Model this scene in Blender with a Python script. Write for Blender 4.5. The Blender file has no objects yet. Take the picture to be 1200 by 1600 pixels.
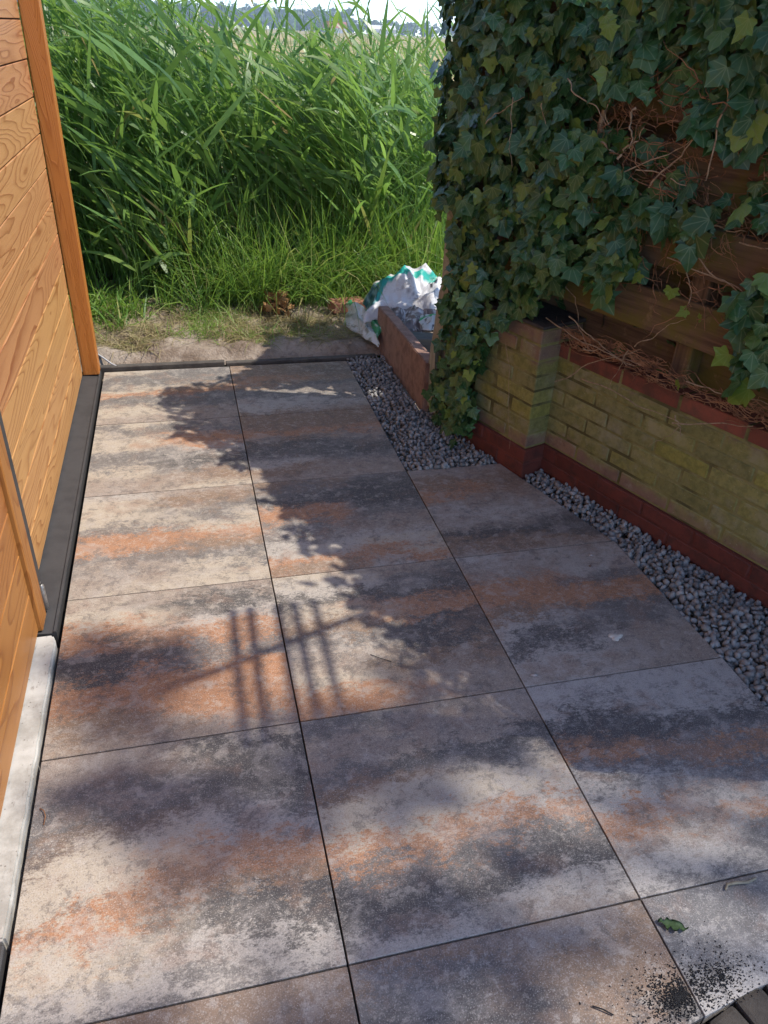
import bpy, bmesh, math, random
import numpy as np
from mathutils import Vector, Matrix, Euler, noise as mnoise

rad = math.radians
SC = bpy.context.scene
COL = SC.collection

# ------------------------------------------------------------------ camera
cam_data = bpy.data.cameras.new("camera")
cam = bpy.data.objects.new("camera", cam_data)
COL.objects.link(cam)
cam_data.sensor_fit = 'AUTO'
cam_data.sensor_width = 36.0
cam_data.lens = 1202.0 / 1600.0 * 36.0
cam_data.clip_start = 0.02
cam_data.clip_end = 6000.0
cam.location = (-0.1757, -3.7397, 1.4567)
cam.rotation_euler = Euler((1.0136, -0.0421, -0.2398), 'XYZ')
SC.camera = cam

# ------------------------------------------------------------------ light
SUN_EL, SUN_AZ = rad(56.0), math.atan2(0.963, -0.267)      # azimuth measured from +Y towards +X
sun_dir = Vector((math.cos(SUN_EL) * math.sin(SUN_AZ), math.cos(SUN_EL) * math.cos(SUN_AZ), math.sin(SUN_EL)))
world = bpy.data.worlds.new("World")
SC.world = world
world.use_nodes = True
wn = world.node_tree.nodes
wl = world.node_tree.links
wn.clear()
w_out = wn.new('ShaderNodeOutputWorld')
w_bg = wn.new('ShaderNodeBackground')
w_sky = wn.new('ShaderNodeTexSky')
w_sky.sky_type = 'NISHITA'
w_sky.sun_disc = False
w_sky.sun_elevation = SUN_EL
w_sky.sun_rotation = SUN_AZ
w_sky.air_density = 0.62
w_sky.dust_density = 0.35
w_sky.altitude = 1500.0
w_sky.ozone_density = 0.6
w_bg.inputs['Strength'].default_value = 0.15
wl.new(w_sky.outputs[0], w_bg.inputs['Color'])
wl.new(w_bg.outputs[0], w_out.inputs['Surface'])
sun_data = bpy.data.lights.new("sun", 'SUN')
sun_data.energy = 2.0
sun_data.angle = rad(0.55)
sun_data.color = (1.0, 0.94, 0.86)
sun = bpy.data.objects.new("sun", sun_data)
COL.objects.link(sun)
sun.location = sun_dir * 30
sun.rotation_euler = sun_dir.to_track_quat('Z', 'Y').to_euler()
SC.view_settings.view_transform = 'Standard'
SC.view_settings.look = 'None'
SC.view_settings.exposure = 1.55
SC.view_settings.gamma = 1.0
SC.view_settings.use_curve_mapping = False
SC.cycles.max_bounces = 8
SC.cycles.diffuse_bounces = 4
SC.cycles.transmission_bounces = 4

rng = random.Random(7)
nrng = np.random.default_rng(11)


# ------------------------------------------------------------------ helpers
def tag(o, label=None, cat=None, group=None, kind=None):
    if label: o['label'] = label
    if cat: o['category'] = cat
    if group: o['group'] = group
    if kind: o['kind'] = kind
    return o


def empty(name, loc=(0, 0, 0), rot=(0, 0, 0)):
    o = bpy.data.objects.new(name, None)
    o.empty_display_size = 0.05
    COL.objects.link(o)
    o.location = loc
    o.rotation_euler = rot
    return o


def link(name, me, parent=None, mat=None):
    o = bpy.data.objects.new(name, me)
    COL.objects.link(o)
    if parent is not None: o.parent = parent
    if mat is not None and len(me.materials) == 0: me.materials.append(mat)
    return o


def mesh_np(name, V, F, mat=None, smooth=False, attrs=None):
    """V (n,3), F list of (m,k) arrays (k = 3 or 4)"""
    me = bpy.data.meshes.new(name)
    V = np.asarray(V, dtype=np.float32)
    if not isinstance(F, list): F = [F]
    F = [np.asarray(f, dtype=np.int32) for f in F if len(f)]
    nl = sum(f.size for f in F)
    npoly = sum(len(f) for f in F)
    me.vertices.add(len(V))
    me.vertices.foreach_set('co', V.ravel())
    me.loops.add(nl)
    me.loops.foreach_set('vertex_index', np.concatenate([f.ravel() for f in F]))
    me.polygons.add(npoly)
    starts = []
    s = 0
    for f in F:
        k = f.shape[1]
        starts.append(s + np.arange(len(f)) * k)
        s += f.size
    me.polygons.foreach_set('loop_start', np.concatenate(starts).astype(np.int32))
    me.update(calc_edges=True)
    me.validate()
    if smooth: me.polygons.foreach_set('use_smooth', np.ones(len(me.polygons), dtype=bool))
    if attrs:
        for k, a in attrs.items():
            at = me.attributes.new(k, 'FLOAT', 'POINT')
            at.data.foreach_set('value', np.asarray(a, dtype=np.float32))
    if mat is not None: me.materials.append(mat)
    return me


def bm_mesh(name, bm, mat=None, smooth=False):
    me = bpy.data.meshes.new(name)
    bm.to_mesh(me)
    bm.free()
    if smooth:
        for p in me.polygons: p.use_smooth = True
    if mat is not None: me.materials.append(mat)
    return me


def box_bm(sx, sy, sz, bevel=0.0, seg=1, jitter=0.0, r=rng, centre=(0, 0, 0)):
    bm = bmesh.new()
    bmesh.ops.create_cube(bm, size=1.0)
    for v in bm.verts:
        v.co = Vector((v.co.x * sx, v.co.y * sy, v.co.z * sz)) + Vector(centre)
        if jitter: v.co += Vector((r.uniform(-1, 1), r.uniform(-1, 1), r.uniform(-1, 1))) * jitter
    if bevel: bmesh.ops.bevel(bm, geom=list(bm.edges), offset=bevel, segments=seg, affect='EDGES', profile=0.6)
    return bm


def box(name, size, mat, parent=None, loc=(0, 0, 0), rot=(0, 0, 0), bevel=0.003, seg=1, jitter=0.0):
    o = link(name, bm_mesh(name, box_bm(*size, bevel=bevel, seg=seg, jitter=jitter), mat), parent)
    o.location = loc
    o.rotation_euler = rot
    return o


def prism(name, pts, z0, z1, mat, bevel=0.0):
    """vertical prism over the polygon pts (counter-clockwise)"""
    bm = bmesh.new()
    a = [bm.verts.new((p[0], p[1], z0)) for p in pts]
    b = [bm.verts.new((p[0], p[1], z1)) for p in pts]
    n = len(pts)
    bm.faces.new(list(reversed(a)))
    bm.faces.new(b)
    for i in range(n): bm.faces.new((a[i], a[(i + 1) % n], b[(i + 1) % n], b[i]))
    if bevel: bmesh.ops.bevel(bm, geom=list(bm.edges), offset=bevel, segments=2, affect='EDGES', profile=0.6)
    return bm_mesh(name, bm, mat)


def tube_np(paths, sides=5):
    """paths: list of (pts, radii) -> V, F"""
    V, F = [], []
    base = 0
    for pts, rr in paths:
        pts = np.asarray(pts, float)
        n = len(pts)
        tg = np.gradient(pts, axis=0)
        tg /= np.linalg.norm(tg, axis=1)[:, None] + 1e-9
        ref = np.where(np.abs(tg[:, 2:3]) < 0.9, np.array([[0, 0, 1.]]), np.array([[1., 0, 0]]))
        a = np.cross(tg, ref)
        a /= np.linalg.norm(a, axis=1)[:, None] + 1e-9
        b = np.cross(tg, a)
        ang = np.arange(sides) / sides * 2 * math.pi
        rr = np.broadcast_to(np.asarray(rr, float), (n,))
        ring = pts[:, None, :] + rr[:, None, None] * (np.cos(ang)[None, :, None] * a[:, None, :] + np.sin(ang)[None, :, None] * b[:, None, :])
        V.append(ring.reshape(-1, 3))
        i = np.arange(n - 1)[:, None] * sides
        j = np.arange(sides)[None, :]
        q = np.stack([i + j, i + (j + 1) % sides, i + sides + (j + 1) % sides, i + sides + j], -1).reshape(-1, 4)
        F.append(q + base)
        base += n * sides
    return np.concatenate(V), np.concatenate(F)


def fbm(x, y, z=0.0, o=4):
    return mnoise.fractal((x, y, z), 1.0, 2.0, o)


def inpoly(p, poly):
    x, y = p
    c = False
    n = len(poly)
    j = n - 1
    for i in range(n):
        xi, yi = poly[i]
        xj, yj = poly[j]
        if (yi > y) != (yj > y) and x < (xj - xi) * (y - yi) / (yj - yi) + xi: c = not c
        j = i
    return c


# ------------------------------------------------------------------ node helper
class N:
    def __init__(s, name):
        s.m = bpy.data.materials.new(name)
        s.m.use_nodes = True
        s.t = s.m.node_tree
        s.t.nodes.clear()
        s.out = s.t.nodes.new('ShaderNodeOutputMaterial')

    def set(s, sock, v):
        if hasattr(v, 'is_output'): s.t.links.new(v, sock)
        elif isinstance(v, tuple) and len(v) == 3 and sock.type == 'RGBA': sock.default_value = (*v, 1.0)
        else: sock.default_value = v

    def new(s, typ, **kw):
        n = s.t.nodes.new(typ)
        for k, v in kw.items(): setattr(n, k, v)
        return n

    def math(s, op, a, b=0.0, c=None, clamp=False):
        n = s.new('ShaderNodeMath', operation=op, use_clamp=clamp)
        s.set(n.inputs[0], a)
        s.set(n.inputs[1], b)
        if c is not None: s.set(n.inputs[2], c)
        return n.outputs[0]

    def vmath(s, op, a, b=(0, 0, 0)):
        n = s.new('ShaderNodeVectorMath', operation=op)
        s.set(n.inputs[0], a)
        s.set(n.inputs[1], b)
        return n.outputs[0]

    def obj(s): return s.new('ShaderNodeTexCoord').outputs['Object']
    def pos(s): return s.new('ShaderNodeNewGeometry').outputs['Position']
    def rand(s): return s.new('ShaderNodeObjectInfo').outputs['Random']

    def attr(s, name, out='Fac'):
        n = s.new('ShaderNodeAttribute')
        n.attribute_name = name
        return n.outputs[out]

    def scale(s, v, sc):
        n = s.new('ShaderNodeMapping')
        s.set(n.inputs['Vector'], v)
        n.inputs['Scale'].default_value = sc
        return n.outputs[0]

    def randoff(s, v, k=37.0):
        r = s.rand()
        c = s.new('ShaderNodeCombineXYZ')
        s.set(c.inputs[0], s.math('MULTIPLY', r, k))
        s.set(c.inputs[1], s.math('MULTIPLY', r, k * 2.3))
        s.set(c.inputs[2], s.math('MULTIPLY', r, k * 3.1))
        return s.vmath('ADD', v, c.outputs[0])

    def noise(s, v, scale=5.0, detail=4.0, rough=0.55, dist=0.0, out=0):
        n = s.new('ShaderNodeTexNoise')
        s.set(n.inputs['Vector'], v)
        n.inputs['Scale'].default_value = scale
        n.inputs['Detail'].default_value = detail
        n.inputs['Roughness'].default_value = rough
        n.inputs['Distortion'].default_value = dist
        return n.outputs[out]

    def voro(s, v, scale, feature='F1', out=0):
        n = s.new('ShaderNodeTexVoronoi', feature=feature)
        s.set(n.inputs['Vector'], v)
        n.inputs['Scale'].default_value = scale
        return n.outputs[out]

    def ramp(s, f, stops, interp='LINEAR', alpha=False):
        n = s.new('ShaderNodeValToRGB')
        cr = n.color_ramp
        cr.interpolation = interp
        while len(cr.elements) > 1: cr.elements.remove(cr.elements[-1])
        first = True
        for p, c in stops:
            c = (c, c, c) if isinstance(c, (int, float)) else c
            if first:
                e = cr.elements[0]
                e.position = p
                first = False
            else: e = cr.elements.new(p)
            e.color = (*c, 1.0)
        s.set(n.inputs[0], f)
        return n.outputs[0]

    def step(s, f, a, b):
        n = s.new('ShaderNodeMapRange')
        n.interpolation_type = 'SMOOTHSTEP'
        s.set(n.inputs['Value'], f)
        n.inputs['From Min'].default_value = a
        n.inputs['From Max'].default_value = b
        return n.outputs[0]

    def mix(s, f, a, b, mode='MIX'):
        n = s.new('ShaderNodeMix', data_type='RGBA', blend_type=mode)
        s.set(n.inputs[0], f)
        s.set(n.inputs[6], a)
        s.set(n.inputs[7], b)
        return n.outputs[2]

    def hsv(s, c, h=0.5, sat=1.0, v=1.0):
        n = s.new('ShaderNodeHueSaturation')
        s.set(n.inputs['Hue'], h)
        s.set(n.inputs['Saturation'], sat)
        s.set(n.inputs['Value'], v)
        s.set(n.inputs['Color'], c)
        return n.outputs[0]

    def bump(s, h, dist=0.002, strength=1.0, normal=None):
        n = s.new('ShaderNodeBump')
        n.inputs['Strength'].default_value = strength
        n.inputs['Distance'].default_value = dist
        s.set(n.inputs['Height'], h)
        if normal is not None: s.set(n.inputs['Normal'], normal)
        return n.outputs[0]

    def bsdf(s, col, rough=0.7, spec=0.4, normal=None, metal=0.0, trans=None, transf=0.35):
        p = s.new('ShaderNodeBsdfPrincipled')
        s.set(p.inputs['Base Color'], col)
        s.set(p.inputs['Roughness'], rough)
        s.set(p.inputs['Specular IOR Level'], spec)
        s.set(p.inputs['Metallic'], metal)
        if normal is not None: s.set(p.inputs['Normal'], normal)
        sh = p.outputs[0]
        if trans is not None:
            t = s.new('ShaderNodeBsdfTranslucent')
            s.set(t.inputs['Color'], trans)
            mx = s.new('ShaderNodeMixShader')
            mx.inputs[0].default_value = transf
            s.t.links.new(sh, mx.inputs[1])
            s.t.links.new(t.outputs[0], mx.inputs[2])
            sh = mx.outputs[0]
        s.t.links.new(sh, s.out.inputs['Surface'])
        return s.m


# ------------------------------------------------------------------ materials
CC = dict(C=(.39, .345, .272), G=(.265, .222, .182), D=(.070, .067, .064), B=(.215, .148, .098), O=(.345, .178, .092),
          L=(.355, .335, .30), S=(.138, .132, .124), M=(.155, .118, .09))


def tile_material(name, left, right, w=0.6, h=0.6, cool=0.0):
    n = N(name)
    o = n.obj()
    sep = n.new('ShaderNodeSeparateXYZ')
    n.set(sep.inputs[0], o)
    x, y = sep.outputs[0], sep.outputs[1]
    nv = n.randoff(n.scale(o, (1.0, 1.8, 1.0)))
    low = n.noise(nv, 3.2, 3.0, 0.55)
    mid = n.noise(nv, 13.0, 8.0, 0.68, 0.6)
    hi = n.noise(n.randoff(n.scale(o, (1.0, 1.7, 1.0)), 51.0), 95.0, 5.0, 0.75)
    v = n.math('DIVIDE', n.math('SUBTRACT', 0.0, y), h)
    v = n.math('ADD', v, n.math('MULTIPLY', n.math('SUBTRACT', low, 0.5), 0.42))
    v = n.math('ADD', v, n.math('MULTIPLY', n.math('SUBTRACT', mid, 0.5), 0.40))
    v = n.math('ADD', v, n.math('MULTIPLY', n.math('SUBTRACT', hi, 0.5), 0.36), clamp=True)
    uu = n.math('ADD', n.math('DIVIDE', x, w), n.math('MULTIPLY', n.math('SUBTRACT', n.noise(nv, 5.0, 6.0, 0.65), 0.5), 1.3))
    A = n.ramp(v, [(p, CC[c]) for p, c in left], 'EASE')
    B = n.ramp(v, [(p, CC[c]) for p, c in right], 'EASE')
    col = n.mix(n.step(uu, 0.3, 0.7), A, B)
    # flakes of lighter cement film and darker worn aggregate
    fl = n.noise(n.randoff(n.scale(o, (1.0, 1.25, 1.0)), 77.0), 58.0, 8.0, 0.78, 0.25)
    col = n.mix(n.math('MULTIPLY', n.step(fl, 0.53, 0.62), 0.50), col, (.40, .365, .31))
    col = n.mix(n.math('MULTIPLY', n.step(fl, 0.47, 0.38), 0.42), col, (.08, .072, .066))
    cl = n.noise(n.randoff(n.scale(o, (1.0, 1.2, 1.0)), 19.0), 8.5, 7.0, 0.66, 0.4)
    col = n.mix(n.math('MULTIPLY', n.step(cl, 0.52, 0.66), 0.42), col, (.235, .155, .112))
    col = n.mix(n.math('MULTIPLY', n.step(cl, 0.47, 0.36), 0.40), col, (.34, .315, .285))
    c2 = n.noise(n.randoff(o, 29.0), 24.0, 8.0, 0.74, 0.3)
    col = n.mix(n.math('MULTIPLY', n.step(c2, 0.53, 0.61), 0.50), col, (.095, .085, .078))
    col = n.mix(n.math('MULTIPLY', n.step(c2, 0.46, 0.37), 0.42), col, (.43, .40, .35))
    gr = n.noise(o, 330.0, 3.0, 0.7)
    col = n.mix(n.math('MULTIPLY', n.step(gr, 0.55, 0.66), 0.50), col, (.52, .49, .45))
    col = n.mix(n.math('MULTIPLY', n.step(gr, 0.45, 0.34), 0.55), col, (.05, .045, .045))
    spark = n.voro(o, 110.0)
    col = n.mix(n.math('MULTIPLY', n.step(spark, 0.11, 0.06), 0.55), col, (.62, .60, .56))
    # dusty film gathered in the tile
    dust = n.noise(n.pos(), 2.2, 4.0, 0.6)
    col = n.mix(n.math('MULTIPLY', n.step(dust, 0.45, 0.75), 0.12), col, (.40, .36, .31))
    col = n.mix(1.0, col, (1.04, .985, .935), 'MULTIPLY')
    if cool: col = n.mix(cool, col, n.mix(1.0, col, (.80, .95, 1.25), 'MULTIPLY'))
    h1 = n.math('ADD', n.math('MULTIPLY', gr, 0.6), n.math('MULTIPLY', fl, 0.5))
    return n.bsdf(col, n.math('ADD', 0.52, n.math('MULTIPLY', fl, 0.3)), 0.35, n.bump(h1, 0.0016, 0.8))


def wood_material(name, light, dark, rings=15.0, ls=0.85, cs=6.0, gloss=0.45, vary=0.10):
    """larch: plank long axis = local Y, width = local Z"""
    n = N(name)
    o = n.obj()
    p = n.randoff(n.scale(o, (cs, ls, cs)), 41.0)
    f = n.noise(p, 1.0, 1.6, 0.45, 0.35)
    wob = n.noise(n.randoff(n.scale(o, (30, 7.0, 30)), 13.0), 1.0, 2.0, 0.5)
    f = n.math('ADD', f, n.math('MULTIPLY', wob, 0.018))
    t = n.math('FRACT', n.math('MULTIPLY', f, rings))
    late = n.ramp(t, [(0.0, 0.05), (0.50, 0.10), (0.78, 0.45), (0.91, 1.0), (0.97, 0.75), (1.0, 0.05)])
    fib = n.noise(n.randoff(n.scale(o, (260, 5.0, 260)), 3.0), 1.0, 3.0, 0.6)
    tone = n.noise(n.randoff(n.scale(o, (3, 0.7, 9)), 9.0), 1.0, 2.0, 0.5)
    k = n.math('MULTIPLY', late, n.ramp(tone, [(0.3, 0.55), (0.7, 0.95)]))
    col = n.mix(k, light, dark)
    col = n.mix(n.math('MULTIPLY', n.step(fib, 0.50, 0.75), 0.30), col, dark)
    col = n.hsv(col, n.math('ADD', 0.493, n.math('MULTIPLY', n.rand(), 0.014)), 1.0,
                n.math('ADD', 1.0 - vary, n.math('MULTIPLY', n.math('ADD', n.rand(), tone), vary)))
    h = n.math('ADD', n.math('MULTIPLY', late, 0.7), n.math('MULTIPLY', fib, 0.3))
    return n.bsdf(col, gloss, 0.35, n.bump(h, 0.0012, 0.7))


M = {}
M['larch'] = wood_material('larch_cladding', (.49, .245, .090), (.255, .088, .021), 24.0, 0.62, 6.4, 0.5)
M['door_larch'] = wood_material('larch_door', (.36, .138, .036), (.22, .066, .014), 16.0, 1.0, 6.5, 0.45)
M['post_wood'] = wood_material('stained_post', (.46, .158, .032), (.34, .098, .017), 26.0, 0.9, 16.0, 0.45, 0.05)


def simple(name, col, rough=0.7, spec=0.35, nscale=30.0, amount=0.35, dark=None, bump=0.001, stretch=(1, 1, 1), metal=0.0, pos=False, vary=0.0):
    n = N(name)
    o = n.pos() if pos else n.randoff(n.obj())
    v = n.noise(n.scale(o, stretch), nscale, 6.0, 0.65)
    d = dark or tuple(c * 0.45 for c in col)
    c = n.mix(n.math('MULTIPLY', n.step(v, 0.40, 0.68), amount * 2 if amount < 0.5 else 1.0), col, d)
    fine = n.noise(o, nscale * 14, 3.0, 0.6)
    c = n.mix(n.math('MULTIPLY', n.step(fine, 0.45, 0.8), 0.3), c, d)
    if vary: c = n.hsv(c, 0.5, 1.0, n.math('ADD', 1.0 - vary, n.math('MULTIPLY', n.rand(), 2 * vary)))
    return n.bsdf(c, rough, spec, n.bump(n.math('ADD', v, n.math('MULTIPLY', fine, 0.4)), bump, 0.8), metal)


M['plinth'] = simple('dark_plinth', (.055, .052, .050), 0.62, 0.35, 14.0, 0.3, (.034, .032, .031), 0.0008)
M['black'] = simple('black_rubber', (.018, .017, .017), 0.6, 0.3, 20, 0.3)
M['steel'] = simple('hinge_steel', (.36, .34, .31), 0.45, 0.5, 50, 0.4, (.16, .13, .10), 0.0006, metal=0.7)


def sill_material():
    n = N('sill_concrete')
    o = n.obj()
    a = n.noise(o, 9.0, 7.0, 0.68)
    b = n.noise(n.scale(o, (1, .35, 1)), 55.0, 6.0, 0.7)
    c = n.mix(n.step(a, 0.42, 0.66), (.47, .45, .40), (.31, .29, .25))
    c = n.mix(n.math('MULTIPLY', n.step(b, 0.56, 0.72), 0.75), c, (.20, .175, .145))
    c = n.mix(n.math('MULTIPLY', n.step(n.voro(o, 60.0), 0.16, 0.08), 0.6), c, (.10, .085, .07))
    return n.bsdf(c, 0.8, 0.3, n.bump(b, 0.0012, 0.8))


M['sill'] = sill_material()


def brick_material():
    n = N('mossy_brick')
    w = n.pos()
    o = n.randoff(n.obj())
    sep = n.new('ShaderNodeSeparateXYZ')
    n.set(sep.inputs[0], w)
    z = sep.outputs[2]
    base = n.mix(n.rand(), (.20, .115, .070), (.25, .16, .10))
    base = n.mix(n.step(n.noise(o, 26.0, 6.0, 0.7), 0.45, 0.72), base, (.15, .085, .065))
    alg = n.noise(w, 5.5, 6.0, 0.62, 0.4)
    fine = n.noise(w, 38.0, 6.0, 0.7)
    green = n.mix(n.step(fine, 0.38, 0.66), (.255, .232, .064), (.165, .160, .044))
    green = n.mix(n.step(n.noise(w, 9.0, 4.0, 0.6), 0.5, 0.7), green, (.28, .25, .12))
    band = n.math('MULTIPLY', n.step(z, 0.13, 0.22), n.step(z, 0.52, 0.40))
    m = n.math('ADD', n.math('MULTIPLY', band, 0.42), n.math('MULTIPLY', alg, 1.0))
    col = n.mix(n.math('MULTIPLY', n.step(m, 0.46, 0.78), 0.96), base, green)
    # lime bloom low on the wall
    lime = n.math('MULTIPLY', n.step(n.noise(w, 7.0, 6.0, 0.7), 0.56, 0.68), n.step(z, 0.26, 0.15))
    col = n.mix(n.math('MULTIPLY', lime, 0.55), col, (.33, .29, .22))
    col = n.hsv(col, 0.5, n.math('ADD', 0.85, n.math('MULTIPLY', n.rand(), 0.2)), n.math('ADD', 0.86, n.math('MULTIPLY', n.math('FRACT', n.math('MULTIPLY', n.rand(), 7.3)), 0.26)))
    gs = n.step(n.noise(w, 4.2, 5.0, 0.65), 0.56, 0.66)
    col = n.mix(n.math('MULTIPLY', gs, 0.5), col, (.27, .245, .17))
    sp = n.voro(w, 75.0)
    col = n.mix(n.math('MULTIPLY', n.step(sp, 0.13, 0.07), 0.5), col, (.42, .39, .27))
    h = n.math('ADD', n.noise(o, 45.0, 6.0, 0.7), n.math('MULTIPLY', n.noise(o, 220.0, 3.0, 0.6), 0.4))
    return n.bsdf(col, 0.86, 0.2, n.bump(h, 0.006, 1.0))


M['brick'] = brick_material()
M['brick_red'] = simple('dark_red_painted_brick', (.135, .034, .023), 0.72, 0.3, 18.0, 0.4, (.062, .024, .018), 0.004, vary=0.28)
M['cope_brick'] = simple('red_cope_brick', (.215, .066, .040), 0.82, 0.25, 16.0, 0.42, (.105, .050, .032), 0.004, vary=0.25)
M['shade_brick'] = M['brick']


def mortar_material():
    n = N('mossy_mortar')
    w = n.pos()
    a = n.noise(w, 30.0, 6.0, 0.7)
    c = n.mix(n.step(a, 0.4, 0.65), (.19, .172, .058), (.225, .20, .09))
    c = n.mix(n.step(n.noise(w, 6.0, 4.0), 0.46, 0.6), c, (.09, .08, .032))
    return n.bsdf(c, 0.92, 0.15, n.bump(a, 0.004, 0.9))


M['mortar'] = mortar_material()


def fence_wood():
    n = N('weathered_fence_wood')
    o = n.randoff(n.obj())
    w = n.pos()
    g = n.noise(n.scale(o, (60, 3.0, 60)), 1.0, 5.0, 0.6)
    c = n.mix(n.step(g, 0.35, 0.7), (.165, .105, .062), (.075, .045, .030))
    al = n.noise(w, 6.0, 5.0, 0.65)
    c = n.mix(n.math('MULTIPLY', n.step(al, 0.42, 0.62), 0.8), c, (.125, .105, .018))
    c = n.mix(n.math('MULTIPLY', n.step(n.noise(w, 14.0, 6.0, 0.7), 0.58, 0.7), 0.6), c, (.25, .17, .09))
    return n.bsdf(c, 0.85, 0.2, n.bump(g, 0.002, 0.8))


M['fence'] = fence_wood()
M['pale_post'] = simple('pale_weathered_wood', (.33, .31, .235), 0.85, 0.2, 10.0, 0.35, (.17, .155, .10), 0.002, (6, 6, 0.8))


def leaf_material(name, base, alt, young, trans, rough=0.38, spec=0.45, transf=0.22, vein=(.16, .22, .10), veinf=0.6):
    n = N(name)
    tint = n.attr('tint')
    t = n.math('FRACT', n.math('ADD', tint, n.rand()))
    c = n.ramp(t, [(0.0, base), (0.45, alt), (0.82, base), (0.92, young), (1.0, alt)])
    lx, ly = n.attr('lx'), n.math('SUBTRACT', 0.0, n.attr('ly'))
    dmin = None
    for a in (0.0, 0.52, -0.52, 1.20, -1.20):
        d = n.math('ABSOLUTE', n.math('SUBTRACT', n.math('MULTIPLY', lx, math.cos(a)), n.math('MULTIPLY', ly, math.sin(a))))
        fw = n.math('ADD', n.math('MULTIPLY', lx, math.sin(a)), n.math('MULTIPLY', ly, math.cos(a)))
        d = n.math('ADD', d, n.math('MULTIPLY', n.math('LESS_THAN', fw, 0.0), 1.0))
        dmin = d if dmin is None else n.math('MINIMUM', dmin, d)
    c = n.mix(n.math('MULTIPLY', n.step(dmin, 0.030, 0.008), veinf), c, vein)
    bl = n.noise(n.obj(), 38.0, 4.0, 0.6)
    c = n.hsv(c, 0.5, 1.0, n.math('ADD', 0.72, n.math('MULTIPLY', bl, 0.56)))
    h = n.math('ADD', n.math('MULTIPLY', n.attr('vein'), -0.4), n.math('MULTIPLY', bl, 0.5))
    return n.bsdf(c, rough, spec, n.bump(h, 0.003, 0.6), 0.0, n.mix(0.35, trans, c), transf)


M['ivy'] = leaf_material('ivy_leaf', (.021, .070, .024), (.046, .120, .030), (.15, .24, .045), (.10, .20, .04), 0.33, 0.42, 0.14)
M['ivy_young'] = leaf_material('young_ivy_leaf', (.15, .24, .035), (.19, .28, .04), (.16, .25, .035), (.30, .40, .05), 0.4, 0.4, 0.3, (.3, .36, .1), 0.4)
M['tree_leaf'] = leaf_material('tree_leaf', (.04, .085, .02), (.06, .11, .025), (.08, .13, .03), (.16, .26, .03), 0.45, 0.4, 0.2)
M['stem'] = simple('ivy_stem', (.37, .27, .17), 0.85, 0.15, 60.0, 0.4, (.17, .115, .07), 0.001)
M['dry_stem'] = simple('dry_ivy_litter', (.33, .17, .085), 0.85, 0.2, 25.0, 0.45, (.11, .05, .03), 0.001, pos=True)
M['bark'] = simple('tree_bark', (.14, .105, .075), 0.9, 0.2, 20.0, 0.4, (.06, .045, .034), 0.01)


def blade_material(name, stops, trans, transf=0.4, rough=0.42, spec=0.4, dry=0.0):
    n = N(name)
    t = n.attr('tint')
    c = n.ramp(t, stops)
    a = n.noise(n.pos(), 60.0, 2.0, 0.5)
    c = n.hsv(c, 0.5, 1.0, n.math('ADD', 0.8, n.math('MULTIPLY', a, 0.4)))
    return n.bsdf(c, rough, spec, None, 0.0, n.mix(0.55, trans, c), transf)


M['reed'] = blade_material('reed_leaf', [(0.0, (.095, .185, .052)), (0.5, (.155, .28, .074)), (0.85, (.235, .36, .098)), (0.955, (.17, .24, .06)), (0.975, (.34, .26, .10)), (1.0, (.40, .30, .13))], (.36, .58, .08), 0.48, 0.33, 0.5)
M['grass'] = blade_material('long_grass', [(0.0, (.085, .185, .035)), (0.5, (.155, .285, .045)), (0.88, (.23, .35, .065)), (1.0, (.42, .36, .16))], (.40, .58, .07), 0.42)
M['hay'] = blade_material('dry_grass', [(0.0, (.30, .235, .12)), (0.45, (.42, .34, .19)), (0.7, (.24, .25, .08)), (1.0, (.17, .115, .06))], (.36, .32, .14), 0.25, 0.7, 0.2)
M['dead_leaf'] = simple('dead_leaf', (.36, .20, .085), 0.75, 0.25, 30.0, 0.4, (.17, .085, .035), 0.002)


def soil_material():
    n = N('sandy_soil')
    w = n.pos()
    a = n.noise(w, 5.0, 6.0, 0.65)
    b = n.noise(w, 60.0, 6.0, 0.7)
    c = n.mix(n.step(a, 0.40, 0.62), (.38, .31, .24), (.22, .165, .12))
    c = n.mix(n.math('MULTIPLY', n.step(b, 0.50, 0.7), 0.55), c, (.105, .076, .054))
    c = n.mix(n.math('MULTIPLY', n.step(n.voro(w, 120.0), 0.16, 0.06), 0.5), c, (.42, .37, .31))
    h = n.math('ADD', n.math('MULTIPLY', a, 1.0), n.math('MULTIPLY', b, 0.8))
    return n.bsdf(c, 0.95, 0.15, n.bump(h, 0.02, 0.9))


M['soil'] = soil_material()


def stone_material():
    n = N('grey_chippings')
    o = n.randoff(n.obj())
    t = n.math('FRACT', n.math('ADD', n.attr('tint'), n.rand()))
    c = n.ramp(t, [(0.0, (.155, .149, .139)), (0.4, (.245, .237, .222)), (0.75, (.32, .31, .29)), (0.93, (.185, .177, .164)), (1.0, (.27, .24, .215))])
    a = n.noise(n.pos(), 130.0, 5.0, 0.7)
    c = n.hsv(c, 0.5, 1.0, n.math('ADD', 0.65, n.math('MULTIPLY', a, 0.7)))
    return n.bsdf(c, 0.82, 0.25, n.bump(a, 0.002, 0.9))


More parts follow.
